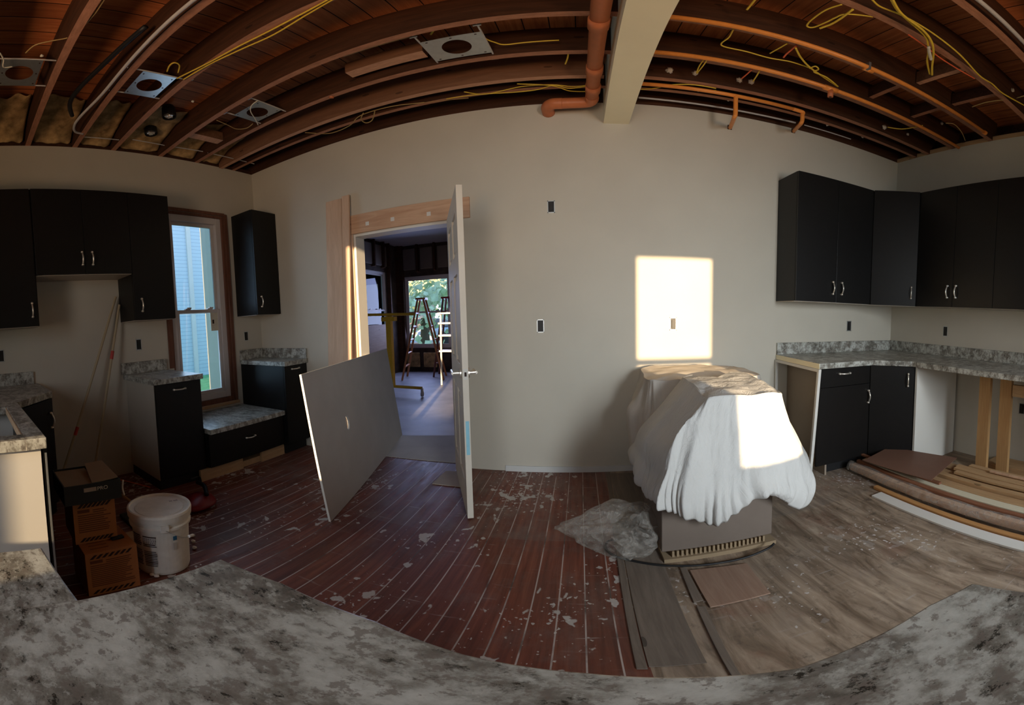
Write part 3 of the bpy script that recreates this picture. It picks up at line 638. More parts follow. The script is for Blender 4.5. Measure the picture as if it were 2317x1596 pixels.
u_ = (cb_-ca); wl_ = u_.length; u_.normalize(); fr = (ca, u_, V(u_.y, -u_.x, 0))
d_ = MB().fbox(fr, .003, wl_-.003, -.018, 0, .1, .868).build('door', BLACK, c2, bevel=.002)
hd_ = at(2044, 855, Y=(ca.y+cb_.y)/2-.1); handle(d_, fr, wl_-.05, .76, 'v')
MB().box(cb_.x+.012, 2.97, cb_.y-.02, cb_.y-.0005, .0, .870).build('side_panel', WMEL, c2)
tag(MB().prism([(xr0+.14, 2.8), (xr0+.14, yb_+.07), (ca.x, yb_+.07), (cb_.x+.05, cb_.y+.05), (2.9, cb_.y+.05), (2.9, 2.8)], 0, .098).build('cabinet_plinth', RUB), 'dark plinth under the right corner cabinets', 'plinth')
# support posts
for x0, y0, lab in ((2.70, 1.50, 'left pine support post under the right worktop'), (2.72, 1.32, 'right pine support post under the right worktop')):
    tag(MB().box(x0, x0+.038, y0, y0+.10, 0, .871).build('support_post', WZ), lab, 'post')
tag(MB().box(2.66, 2.70, .9, 1.28, .70, .79).build('cross_brace', WY), 'short pine brace under the right end of the worktop', 'board')
tag(MB().box(2.78, 2.98, .8, 1.55, 0, .06).build('floor_block', WY), 'pine block on the floor behind the support posts', 'board')
# ------------------------------------------------------------------ outlets (open boxes in the walls)
def outlet(label, c, n, wdt=.055, hgt=.10):
    root = thing('outlet_box', label, 'outlet box', tuple(c), None)
    u = V(-n[1], n[0], 0); nv = V(*n, 0); fr = (V(c[0], c[1], 0), u, nv)
    m = MB()
    w2, h2 = wdt/2, hgt/2
    m.fbox(fr, -w2, w2, -.03, .0015, c[2]-h2, c[2]-h2+.007).fbox(fr, -w2, w2, -.03, .0015, c[2]+h2-.007, c[2]+h2)
    m.fbox(fr, -w2, -w2+.006, -.03, .0015, c[2]-h2, c[2]+h2).fbox(fr, w2-.006, w2, -.03, .0015, c[2]-h2, c[2]+h2); m.build('rim', STEEL, root)
    MB().fbox(fr, -w2+.006, w2-.006, .0005, .001, c[2]-h2+.007, c[2]+h2-.007).build('opening', BLKHOLE, root)
    MB().fbox(fr, -.011, .011, .001, .008, c[2]-.03, c[2]+.03).build('receptacle', BLKHOLE, root)
    return root
for px, py, kw, n, lab in ((1247, 468, dict(Y=D), (0, -1), 'open outlet box highest on the back wall'), (1223, 738, dict(Y=D), (0, -1), 'open outlet box low on the back wall, left of the sunlight'),
    (1523, 733, dict(Y=D), (0, -1), 'outlet box inside the square of sunlight'), (1921, 738, dict(Y=D), (0, -1), 'outlet box on the back wall above the L worktop'),
    (2139, 750, dict(X=R), (-1, 0), 'outlet box on the right wall above the worktop'), (314, 780, dict(X=-L), (1, 0), 'outlet box between stove gap and window'),
    (557, 761, dict(X=-L), (1, 0), 'outlet box below the small corner cabinet'), (2, 806, dict(X=-L), (1, 0), 'outlet box at the left edge above the sink worktop'), (2312, 925, dict(X=R), (-1, 0), 'outlet box under the right worktop')):
    outlet(lab, at(px, py, **kw), n)
# ------------------------------------------------------------------ doorway trim and door
dt = thing('trim_6', 'raw fir casing round the doorway', 'door casing', (-1.4, D, 0)); dt['kind'] = 'structure'
MB().box(DX0-.10, DX1+.165, D-.02, D-.0005, DZ+.01, DZ+.185).build('head_casing', FIRX, dt, bevel=.003)
MB().box(DX0-.085, DX0-.012, D-.018, D-.0005, 0, DZ+.01).build('side_casing', FIRZ, dt, bevel=.003)
MB().box(DX1+.012, DX1+.085, D-.018, D-.0005, 0, DZ+.01).build('side_casing', FIRZ, dt, bevel=.003)
m = MB(); m.box(DX0-.0, DX0+.018, D-.012, D+T+.01, 0, DZ-.018); m.box(DX1-.018, DX1, D-.012, D+T+.01, 0, DZ-.018); m.box(DX0, DX1, D-.012, D+T+.01, DZ-.018, DZ)
m.build('jamb', WHITEP, dt, bevel=.002)
for px, py in ((880, 492), (808, 505), (960, 478), (890, 505)):
    c = at(px, py, Y=D-.02); MB().lathe([(.001, 0), (.014, .001), (.013, .003)], (0, 0, 0), 14)
for px, py in ((888, 496), (831, 506), (970, 484)):
    c = at(px, py, Y=D-.021); MB().box(c.x-.017, c.x+.017, D-.0215, D-.0202, c.z-.017, c.z+.017).build('filler_spot', WHITEP, dt)
dh, dl0 = V(DX1+.0, D-.03, 0), V(-.645, 2.08, 0)
u = (dl0-dh); DW = u.length; u.normalize(); n = V(u.y, -u.x, 0)   # n points to the camera's left
if n.x > 0: n = -n
fr = (dh, u, n); TH = .036
door = thing('door_1', 'pale primed six-panel door standing open into the kitchen', 'door', tuple(dh)); door['kind'] = 'structure'
z0, z1 = .012, 2.035
m = MB(); st_ = .115; mid = DW/2
rows = ((.24, .80), (.98, 1.52), (1.64, 1.90))
xs = (0, st_, mid-.05, mid+.05, DW-st_, DW)
for a0, a1 in ((0, st_), (mid-.05, mid+.05), (DW-st_, DW)): m.fbox(fr, a0, a1, -TH/2, TH/2, z0, z1)
zz = [z0]+[v for r_ in rows for v in r_]+[z1]
for a0, a1 in ((st_, mid-.05), (mid+.05, DW-st_)):
    for k in range(0, len(zz), 2): m.fbox(fr, a0, a1, -TH/2, TH/2, zz[k], zz[k+1])
m.build('leaf_frame', DOORP, door, bevel=.002)
for a0, a1 in ((st_, mid-.05), (mid+.05, DW-st_)):
    for r0, r1 in rows:
        m = MB(); m.fbox(fr, a0, a1, -.006, .006, r0, r1); m.fbox(fr, a0+.03, a1-.03, -.013, .013, r0+.03, r1-.03)
        m.build('raised_panel', DOORP, door, bevel=.006)
HZ = at(1055, 845, Y=2.12).z
for sg in (-1, 1):
    m = MB(); c = dh+u*(DW-.06)+V(0, 0, HZ)
    m.tube([c+n*sg*TH/2, c+n*sg*(TH/2+.01)], .03, 20, False); m.tube([c+n*sg*(TH/2+.01), c+n*sg*(TH/2+.05)], .011, 12, False)
    m.tube([c+n*sg*(TH/2+.05)+u*.008, c+n*sg*(TH/2+.05)-u*.11], .009, 12, False); m.build('lever_handle', CHROME, door)
MB().fbox((dh, u, n), DW, DW+.0015, -.013, .013, HZ-.03, HZ+.03).build('latch_plate', WHITEP, door)
MB().fbox((dh, u, n), DW+.0015, DW+.006, -.006, .006, HZ-.012, HZ+.012).build('latch_bolt', INK, door)
MB().fbox((dh, u, n), DW+.0003, DW+.001, -.011, .009, .45, .66).build('blue_tape', flat('blue_tape_residue', (.30, .62, .75), .6), door)
# boards leaning left of the doorway
zt = at(762, 447, Y=D-.05).z
def leaner(label, x0, x1, y0, y1, zt_, th, mat, dx=0):
    m = MB(); m._hex([(x0+dx, y0-th, 0), (x1+dx, y0-th, 0), (x1+dx, y0, 0), (x0+dx, y0, 0), (x0, y1-th, zt_), (x1, y1-th, zt_), (x1, y1, zt_), (x0, y1, zt_)])
    return tag(m.build('leaning_board', mat, bevel=.002), label, 'board')
leaner('wide fir board leaning left of the doorway', at(734, 455, Y=2.87).x, at(769, 445, Y=2.87).x, D-.16, D-.006, zt-.01, .02, FIRZ, .005)
leaner('narrow fir board leaning against the door casing', at(770, 445, Y=2.85).x, at(786, 440, Y=2.85).x, D-.18, D-.026, zt, .02, FIRZ, .0)
# plasterboard sheet leaning through the doorway
B0, B1 = V(-1.40, 1.74, .002), V(-1.86, 3.62, .002)
T0, T1 = V(-1.565, 1.745, .955), V(-1.815-.18, 3.62, .955)
T1 = V(-2.0, 3.62, .945)
sh = thing('drywall_sheet', 'grey drywall sheet with an oval hole, leaning in the doorway', 'drywall sheet', (-1.65, 2.7, 0))
def shp(a, b): return (B0*(1-a)+B1*a)*(1-b)+(T0*(1-a)+T1*a)*b
nrm = (B1-B0).cross(T0-B0).normalized()
if nrm.x < 0: nrm = -nrm
def sheet(off0, off1, mat, name):
    m = MB(); bm = m.bm; N = 32
    ha, hb, ra, rb = .285, .54, .017, .055
    def circ(off): return [bm.verts.new(shp(ha+ra*math.cos(2*math.pi*k/N), hb+rb*math.sin(2*math.pi*k/N))+nrm*off) for k in range(N)]
    def outer(off):
        out = []
        for k in range(N):
            c_, s__ = math.cos(2*math.pi*k/N), math.sin(2*math.pi*k/N); mx_ = max(abs(c_), abs(s__)); c_, s__ = c_/mx_, s__/mx_
            out.append(bm.verts.new(shp(ha+(c_*(1-ha) if c_ > 0 else c_*ha), hb+(s__*(1-hb) if s__ > 0 else s__*hb))+nrm*off))
        return out
    c0_, o0, c1_, o1 = circ(off0), outer(off0), circ(off1), outer(off1)
    for k in range(N):
        j = (k+1) % N
        bm.faces.new((c0_[k], c0_[j], o0[j], o0[k])); bm.faces.new((c1_[j], c1_[k], o1[k], o1[j]))
        bm.faces.new((c0_[j], c0_[k], c1_[k], c1_[j])); bm.faces.new((o0[k], o0[j], o1[j], o1[k]))
    m.build(name, mat, sh)
sheet(.0, .012, GYP, 'gypsum_core'); sheet(.0122, .0132, DRYW, 'paper_face'); sheet(-.0012, -.0002, DRYW, 'paper_back')
# ------------------------------------------------------------------ stove gap: poles, boxes, bucket, red tool
for px0, py0, px1, py1, lab, rp_ in ((262, 672, 152, 1042, 'left pale pole leaning in the stove gap, red collar low', (173, 965)), (270, 690, 218, 1040, 'right pale pole leaning in the stove gap, red collar high', (258, 795))):
    a_, b_ = at(px0, py0, X=-3.09), at(px1, py1, X=-2.93); b_ = a_+(b_-a_)*(a_.z/(a_.z-b_.z)) if b_.z > .05 else b_
    root = thing('painting_pole', lab, 'pole', tuple(b_))
    MB().tube([a_, b_+V(0, 0, .01)], .011, 10, False).build('shaft', paint('pale_pole', (.42, .34, .22), .6), root)
    c = at(*rp_, X=-2.99); f = (a_.z-c.z)/(a_.z-b_.z); c = a_+(b_-a_)*f
    MB().tube([c, c+(b_-a_).normalized()*.07], .0145, 10, False).build('collar', flat('red_collar_'+str(px0), (.5, .05, .04), .5), root)
    MB().tube([b_+V(0, 0, .012)+(a_-b_).normalized()*.09, b_+V(0, 0, .012)], .016, 10, False).build('end_grip', RUB, root)
def fbx(root, fr, a0, a1, z0, z1, mat, name='printed_marks', d=.0012): return MB().fbox(fr, a0, a1, .0004, d, z0, z1).build(name, mat, root)
def carton(label, p0, u, wd, dp, z0, z1, warn=True):
    u = V(*u, 0).normalized(); n = V(-u.y, u.x, 0)
    if n.x < 0: n = -n
    fr = (V(*p0, 0), u, n); c = fr[0]+u*wd/2-n*dp/2
    root = thing('cardboard_box', label, 'box', (c.x, c.y, z0))
    MB().fbox(fr, 0, wd, -dp, 0, z0, z1).build('carton', CARDO, root, bevel=.002)
    if warn:
        for zz_ in (z1-.035, z0+.012):
            m = MB()
            for k in range(7):
                a = .02+k*(wd-.05)/7; o, uu_, nn_ = fr
                P = [o+uu_*(a+dx)+nn_*.0006+V(0, 0, z) for dx, z in ((0, zz_), (.014, zz_), (.034, zz_+.022), (.020, zz_+.022))]
                m.slab(P, nn_*.0008)
            m.build('warning_stripes', INK, root)
        m = MB(); random.seed(int(p0[1]*100))
        m.fbox(fr, .02, .075, .0004, .0012, z1-.062, z1-.045)
        m.build('warning_heading', INKB, root); m = MB(); z = z1-.055
        while z > z0+.055:
            m.fbox(fr, .09 if z > z1-.07 else .02, wd-random.uniform(.02, .07), .0004, .001, z, z+.005); z -= .0115
        m.build('text_lines', INKB, root)
        m = MB()
        for k in range(5): m.fbox(fr, wd*.15, wd*.5, -.04-k*.03, -.035-k*.03, z1+.0003, z1+.001)
        m.build('top_text_lines', INKB, root)
    return root, fr
bxa, fra = carton('orange printed box with warning stripes on the floor, lowest of the stack', (-1.555, .395), (.02, 1), .235, .23, 0, .262)
bxb, frb = carton('orange printed box standing on the lowest box, under the black box', (-1.655, .385), (.05, 1), .195, .22, .264, .50)
u = V(.02, 1, 0).normalized(); n = V(u.y, -u.x, 0); fr = (V(-1.62, .345, 0), u, n)
bk = thing('black_carton', 'open black carton with PRO lettering on top of the box stack', 'box', (-1.75, .47, .502))
BW, BD, b0z, b1z = .26, .26, .502, .60
m = MB(); m.fbox(fr, 0, BW, -.006, 0, b0z, b1z); m.fbox(fr, 0, BW, -BD, -BD+.006, b0z, b1z); m.fbox(fr, 0, .006, -BD+.006, -.006, b0z, b1z); m.fbox(fr, BW-.006, BW, -BD+.006, -.006, b0z, b1z); m.fbox(fr, .006, BW-.006, -BD+.006, -.006, b0z, b0z+.004); m.build('carton', CARDK, bk)
m = MB(); m.fbox(fr, .006, BW*.62, -BD+.01, -.008, b1z-.012, b1z-.008); m.build('left_flap', CARDT, bk)
o, uu_, nn_ = fr
MB().slab([o+uu_*BW*.5-nn_*.01+V(0, 0, b1z-.004), o+uu_*(BW-.008)-nn_*.01+V(0, 0, b1z+.004), o+uu_*(BW-.008)-nn_*(BD-.02)+V(0, 0, b1z+.02), o+uu_*BW*.62-nn_*(BD-.02)+V(0, 0, b1z+.016)], V(0, 0, .004)).build('right_flap', CARDT, bk)
def text(root, s, size, o, ux, n, mat, name='lettering'):
    cu = bpy.data.curves.new(name, 'FONT'); cu.body = s; cu.size = size; cu.extrude = .0005
    tmp = bpy.data.objects.new('tmp', cu); COL.objects.link(tmp)
    dg = bpy.context.evaluated_depsgraph_get(); me = bpy.data.meshes.new_from_object(tmp.evaluated_get(dg)); bpy.data.objects.remove(tmp)
    ob = bpy.data.objects.new(name, me); COL.objects.link(ob); me.materials.clear(); me.materials.append(mat)
    ux = ux.normalized(); n = n.normalized(); up = n.cross(ux)
    Mx = Matrix(((ux.x, up.x, n.x, 0), (ux.y, up.y, n.y, 0), (ux.z, up.z, n.z, 0), (0, 0, 0, 1)))
    me.transform(Mx); ob.parent = root; ob.location = o-WL[root.name]; WL[ob.name] = o; return ob
text(bk, 'PRO', .026, o+uu_*.148+nn_*.0012+V(0, 0, b0z+.060), uu_, nn_, LABEL)
m = MB(); m.fbox(fr, .088, .145, .0004, .0012, b0z+.059, b0z+.079); m.build('blurred_wordmark', flat('worn_print', (.42, .34, .27), .7), bk)
MB().tube([o+uu_*(BW+.012)+nn_*.0+V(0, 0, b1z-.01), o+uu_*(BW+.006)+V(0, 0, b1z-.05), o+uu_*(BW+.012)+V(0, 0, b0z+.01)], .004, 6).build('paper_tab', LABEL, bk)
c = at(265, 1219, Z=.264); tag(MB().slab([c+V(-.012, -.03, 0), c+V(.014, -.03, 0), c+V(.014, .03, 0), c+V(-.012, .03, 0)], V(0, 0, .014)).build('marker_cap', RUB, bevel=.004), 'small black object lying on the lowest box', 'small object')
tag(MB().box(-2.02, -1.90, .50, .82, 0, .06).build('wood_offcut', WY), 'pale wood offcut on the floor behind boxes and bucket', 'wood offcut')
# bucket
bc = V(-1.685, .818, 0); bu = thing('plastic_bucket', 'white lidded plastic bucket beside the boxes', 'bucket', tuple(bc))
MB().lathe([(.118, 0), (.126, .004), (.13, .02), (.134, .16), (.139, .285), (.150, .287), (.151, .30), (.142, .305), (.142, .325), (.152, .328), (.152, .345), (.142, .35)], bc, 48).build('pail', BUCK, bu, smooth=False)
MB().lathe([(.146, .335), (.156, .337), (.158, .365), (.155, .376), (.147, .378), (.143, .368), (.12, .364), (.118, .367), (.05, .366), (.001, .366)], bc, 48).build('lid', BUCK, bu)
tc_ = (V(0, 0, 0)-bc); tc_.z = 0; aa = math.atan2(tc_.y, tc_.x)
def onb(ang, r, z): return V(bc.x+r*math.cos(aa+ang), bc.y+r*math.sin(aa+ang), z)
def bpatch(a0, a1, z0, z1, mat, nm, nseg=6):
    m = MB(); rr = lambda z: .1315+(.139-.130)*(z/.285)+.0022
    m.grid([[onb(a0+(a1-a0)*k/nseg, rr(z), z) for k in range(nseg+1)] for z in (z0, z1)]); return m.build(nm, mat, bu, thick=.0008)
for a0, a1 in ((-1.15, -.72), (-.66, -.18)):
    zz_ = .25; k = 0
    while zz_ > .06:
        if .185 > zz_ > .165 : zz_ -= .0115; continue
        bpatch(a0, a1-random.uniform(0, .06), zz_, zz_+.006, GREYINK if k % 4 else INK, 'label_text_line'); zz_ -= .0115; k += 1
bpatch(-.62, -.22, .21, .245, flat('pale_label_patch', (.55, .53, .5), .6), 'label_panel')
bpatch(.38, .52, .225, .25, BLUEINK, 'blue_seal'); bpatch(.38, .50, .165, .21, flat('faint_text', (.52, .49, .44), .6), 'faint_text')
MB().box(bc.x-.012, bc.x+.012, bc.y-.012, bc.y+.012, .366, .3663).build('lid_stamp', GREYINK, bu) if False else None
c = onb(-.1, .06, .366); text(bu, 'III IIII', .022, at(383, 1136, Z=.3685), V(.25, 1, 0), V(0, 0, 1), flat('purple_stamp', (.25, .22, .28), .6), 'lid_stamp')
MB().fbox((onb(.12, .152, 0), V(-math.sin(aa+.12), math.cos(aa+.12), 0), V(math.cos(aa+.12), math.sin(aa+.12), 0)), -.02, .02, -.012, .004, .285, .325).build('handle_lug', BUCK, bu, bevel=.003)
MB().tube([onb(.14, .158, .30), onb(.35, .165, .275), onb(.62, .172, .245), onb(.85, .175, .235)], .0018, 6).build('wire_handle', STEEL, bu)
MB().tube([onb(.80, .176, .238), onb(.95, .178, .232)], .008, 10, False).build('handle_grip', BUCK, bu)
# red tool case, tray, debris
rt = thing('red_tool', 'dark red power tool body lying behind the bucket', 'tool', tuple(at(455, 1140, Z=0)))
a_ = at(400, 1118, Z=.03); b_ = at(470, 1128, Z=.03)
MB().ball(at(445, 1135, Z=.045), .1, 3, .25, (1.25, 1.5, .42)).build('housing', RED, rt, smooth=True)
MB().tube([at(447, 1092, Z=.1), at(462, 1100, Z=.12), at(468, 1120, Z=.1)], .016, 8).build('trigger_handle', RUB, rt, smooth=True)
MB().tube([at(430, 1085, Z=.06), at(450, 1080, Z=.05), at(455, 1095, Z=.05)], .01, 8).build('hose', RUB, rt, smooth=True)
q1 = at(290, 1130, Z=.02)
tag(MB().box(-2.35, -2.0, .85, 1.15, .001, .03).build('paint_tray', CARDK, bevel=.01), 'dark tray on the floor behind the bucket', 'tray')
MB_ = MB().tube([at(262, 1112, Z=.05), at(285, 1128, Z=.05), at(300, 1140, Z=.06)], .012, 8); tag(MB_.build('tool_handle', WX, smooth=True), 'pale wooden tool handle beside the box stack', 'tool')
tag(MB().tube([at(265, 1085, Z=.05), at(290, 1090, Z=.04), at(340, 1103, Z=.02)], .004, 6).build('power_cord', REDW), 'thin red cord on the floor in the stove gap', 'cord')
for i, (px, py) in enumerate(((437, 1212), (440, 1240), (437, 1225), (345, 1300), (355, 1303))):
    c = at(px, py, Z=.012); tag(MB().ball(c, .012, 2, .5, (1.2, 1, .7)).build('plaster_crumb', FOAM), 'white plaster crumb on the floor at the foot of the bucket', 'debris', 'plaster crumbs by the bucket')
# ------------------------------------------------------------------ covered appliance
hc = thing('packing_pallet', 'honeycomb cardboard pallet under the covered carton', 'pallet', (.63, 1.85, 0))
MB().box(.36, .93, 1.635, 2.15, .0, .025).build('base_board', CARDT, hc); m = MB()
for k in range(22): m.box(.40+k*.022, .411+k*.022, 1.65, 2.1, .025, .062)
m.build('honeycomb_strip', CARDT, hc)
tag(MB().box(.352, .915, 1.655, 2.17, .063, .50).build('appliance_carton', CARD, bevel=.004), 'brown appliance carton on the honeycomb pallet under the white cloth', 'box')
tag(MB().box(.575, .885, 1.66, 2.16, .501, .86).build('appliance_carton', CARD, bevel=.02), 'narrower carton on top, wholly under the white cloth', 'box')
tag(MB().box(.50, 1.12, 2.36, 2.78, .0, .82).build('appliance_carton', CARD, bevel=.004), 'carton behind, mostly hidden under the second cloth', 'box')
def cr1(P, t):
    n = len(P)-1; i = min(int(t*n), n-1); f = t*n-i; p0, p1, p2, p3 = P[max(i-1, 0)], P[i], P[i+1], P[min(i+2, n)]
    return .5*((2*p1)+(-p0+p2)*f+(2*p0-5*p1+4*p2-p3)*f*f+(-p0+3*p1-3*p2+p3)*f**3)
def drape(label, cols, nu, nv, fold, seed, ruffle=None, center=None, name='dust_cloth', root=None):
    """cols: list of point lists (top -> hem) round the covered thing"""
    cols = [[V(*p) for p in c] for c in cols]
    cols = [[c[0], c[0].lerp(c[1], .55), c[0].lerp(c[1], .93), c[1], c[1].lerp(c[2], .12), c[1].lerp(c[2], .6)]+c[2:] for c in cols]
    rows = []
    for j in range(nv+1):
        t = j/nv; pts = [cr1(c, t) for c in cols]; row = []
        for i in range(nu+1):
            s = i/nu; p = cr1(pts, s)
            out = V(p.x-center[0], p.y-center[1], 0).normalized()
            k = max(0, t-.40)*1.25
            wv = math.sin(s*nu*.26+seed+3*noise.noise(V(s*7, seed, 0)))*.42+noise.noise(V(s*16, t*2.2, seed))*1.1+noise.noise(V(s*50, t*5, seed+5))*.42
            p = p+out*(fold*k*wv)
            p += V(0, 0, .012*noise.noise(V(p.x*9, p.y*9, seed)) if t < .4 else .02*k*noise.noise(V(s*9, 3, seed)))
            if ruffle and t > ruffle:
                rr_ = (t-ruffle)/(1-ruffle); p += out*(.009*math.sin(s*nu*1.1+2*math.sin(s*40))*min(1, rr_*2)+.022*math.sin(rr_*math.pi))
            row.append(p)
        rows.append(row)
    m = MB(); m.grid(rows); return m, rows
def A(x, y, Y): p = at(x, y, Y=Y); return (p.x, p.y, p.z)
colsA = [
 [(.76, 2.05, .900), (.90, 2.22, .895), (1.00, 2.27, .75), (1.04, 2.28, .55), (1.04, 2.28, .42)],
 [(.77, 2.02, .900), (.99, 2.20, .895), (1.10, 2.14, .72), (1.16, 2.1, .5), (1.18, 2.05, .36)],
 [(.77, 1.95, .902), (.955, 1.90, .895), (1.07, 1.86, .74), (1.17, 1.80, .5), (1.16, 1.78, .30)],
 [(.77, 1.88, .902), A(1766, 888, 1.60), A(1806, 1010, 1.58), A(1828, 1085, 1.57), A(1812, 1150, 1.55)],
 [(.77, 1.86, .902), A(1750, 891, 1.585), A(1775, 1000, 1.55), A(1785, 1095, 1.52), A(1775, 1135, 1.52)],
 [(.76, 1.86, .902), A(1715, 893, 1.58), A(1722, 1000, 1.56), A(1728, 1090, 1.52), A(1730, 1120, 1.52)],
 [(.74, 1.86, .902), A(1675, 895, 1.58), A(1672, 1000, 1.56), A(1668, 1105, 1.53), A(1680, 1155, 1.51)],
 [(.70, 1.86, .902), A(1640, 897, 1.585), A(1630, 1010, 1.56), A(1616, 1105, 1.52), A(1612, 1195, 1.50)],
 [(.66, 1.87, .900), A(1606, 901, 1.59), A(1590, 1000, 1.56), A(1566, 1100, 1.52), A(1563, 1180, 1.50)],
 [(.64, 1.88, .900), A(1600, 903, 1.61), A(1550, 965, 1.585), A(1525, 1070, 1.55), A(1518, 1163, 1.51)],
 [(.63, 1.89, .900), A(1594, 900, 1.66), A(1512, 1016, 1.60), A(1497, 1080, 1.57), A(1484, 1137, 1.53)],
 [(.62, 1.92, .900), (.565, 1.80, .893), (.325, 1.76, .60), (.30, 1.74, .47), (.285, 1.72, .37)],
 [(.62, 1.98, .900), (.57, 1.97, .893), (.325, 1.95, .60), (.30, 1.95, .48), (.29, 1.95, .38)],
 [(.64, 2.06, .900), (.58, 2.14, .893), (.34, 2.16, .60), (.31, 2.17, .5), (.31, 2.18, .40)],
 [(.70, 2.10, .900), (.66, 2.22, .893), (.62, 2.25, .70), (.62, 2.25, .6), (.62, 2.25, .5)]]
m, rowsA = drape('', colsA, 200, 60, .045, 2.3, .86, (.72, 1.9))
m.bm.faces.new([m.bm.verts[i] for i in range(0)]) if False else None
m.bm.verts.ensure_lookup_table(); m.bm.faces.new([m.bm.verts[i] for i in range(200, -1, -1)])
tag(m.build('dust_cloth', CLOTH, smooth=True, thick=.004), 'white gathered cloth over the front carton, half in sunlight', 'cloth')
def B(x, y, Y): p = at(x, y, Y=Y); return (p.x, p.y, p.z)
colsB = [
 [(.95, 2.6, .86), (1.17, 2.80, .845), (1.20, 2.82, .7), (1.2, 2.82, .45)],
 [(.95, 2.5, .86), (1.18, 2.36, .845), (1.20, 2.34, .7), (1.22, 2.32, .45)],
 [(.85, 2.5, .86), (.95, 2.31, .845), (.95, 2.29, .7), (.95, 2.29, .4)],
 [(.75, 2.5, .86), (.70, 2.30, .845), (.68, 2.26, .7), (.68, 2.26, .35)],
 [(.70, 2.5, .86), B(1500, 862, 2.33), B(1508, 960, 2.24), B(1512, 1075, 2.2)],
 [(.66, 2.52, .86), B(1478, 860, 2.33), B(1475, 970, 2.25), B(1490, 1090, 2.16)],
 [(.62, 2.54, .86), B(1466, 860, 2.38), B(1440, 960, 2.32), B(1462, 1075, 2.28)],
 [(.60, 2.6, .86), (.42, 2.55, .84), (.33, 2.52, .62), (.36, 2.5, .28)],
 [(.62, 2.66, .86), (.47, 2.80, .86), (.42, 2.82, .6), (.44, 2.82, .3)],
 [(.75, 2.68, .86), (.85, 2.83, .86), (.85, 2.85, .6), (.85, 2.85, .3)],
 [(.95, 2.6, .86), (1.17, 2.80, .845), (1.20, 2.82, .7), (1.2, 2.82, .45)]]
m, _ = drape('', colsB, 120, 34, .07, 6.1, None, (.75, 2.55))
m.bm.verts.ensure_lookup_table(); m.bm.faces.new([m.bm.verts[i] for i in range(120, -1, -1)])
tag(m.build('dust_cloth', paint('grey_beige_cloth', (.52, .48, .43), .9, .04, 8, .1, .15), smooth=True, thick=.004), 'grey-beige cloth over the rear carton against the back wall', 'cloth')
# plastic bag and black cable
m = MB(); random.seed(11)
m.ball(V(.215, 1.85, .10), .16, 4, 0, (1.0, 1.15, .85))
for v in m.bm.verts:
    q_ = v.co.copy(); d_ = (q_-V(.215, 1.85, .10)).normalized()
    crease = abs(noise.noise(q_*7))*.05+abs(noise.noise(q_*16+V(3, 1, 0)))*.035+noise.noise(q_*40)*.004
    v.co += d_*(.045-crease*1.6)
    if v.co.x < .17:
        k = .17-v.co.x; v.co.x -= k*1.1; v.co.y += (2.06-v.co.y)*min(.75, k*3); v.co.z *= max(.2, 1-k*2.6)
    v.co.z = max(v.co.z, .004)
tag(m.build('plastic_bag', FILM), 'crumpled clear plastic bag on the floor left of the carton', 'plastic bag')
pts = [at(x, y, Z=z) for x, y, z in ((1386, 1222, .05), (1373, 1228, .02), (1372, 1243, .012), (1388, 1257, .01), (1425, 1268, .01), (1480, 1278, .01), (1540, 1281, .01), (1600, 1278, .01), (1680, 1264, .01), (1735, 1243, .03), (1752, 1230, .06))]
tag(MB().tube(pts, .006, 8).build('black_cable', RUB, smooth=True), 'black cable looped on the floor in front of the carton', 'cable')
# ------------------------------------------------------------------ loose boards on the floor
def slabpx(name, label, cat, pix, z, th, mat, bevel=.002):
    P = [at(x, y, Z=z+th) for x, y in pix]; return tag(MB().slab([V(p.x, p.y, z) for p in P], V(0, 0, th)).build(name, mat, bevel=bevel), label, cat)
slabpx('floor_strip', 'long grey wooden strip dividing red and grey floorboards', 'board', [(1372, 1070), (1380, 1070), (1466, 1514), (1440, 1514)], .001, .006, GREYB)
slabpx('floor_board', 'wide grey-brown subfloor board beside the long strip', 'board', [(1382, 1071), (1440, 1070), (1600, 1500), (1468, 1510)], .0008, .003, GREYB)
slabpx('floor_strip', 'short grey strip beside the square floor patch', 'board', [(1538, 1284), (1553, 1284), (1592, 1358), (1570, 1364)], .004, .006, GREYB)
slabpx('floor_strip', 'grey strip running to the island past the dark gap', 'board', [(1576, 1372), (1596, 1372), (1700, 1562), (1676, 1562)], .004, .006, GREYB)
slabpx('floor_patch', 'square patch of pinkish planks in front of the pallet', 'board', [(1560, 1290), (1690, 1274), (1744, 1342), (1607, 1374)], .004, .007, PINKB)
slabpx('plywood_offcut', 'small plywood offcut on the floor by the open door', 'board', [(1008, 1066), (1045, 1067), (1060, 1103), (978, 1094)], .001, .006, paint('pale_plywood', (.36, .30, .24), .7, .1), 0)
slabpx('doorway_underlay', 'pale underlay sheet on the floor in the doorway', 'board', [(895, 985), (1032, 985), (1040, 1048), (872, 1032)], .001, .004, paint('pale_underlay', (.50, .47, .42), .7, .12))
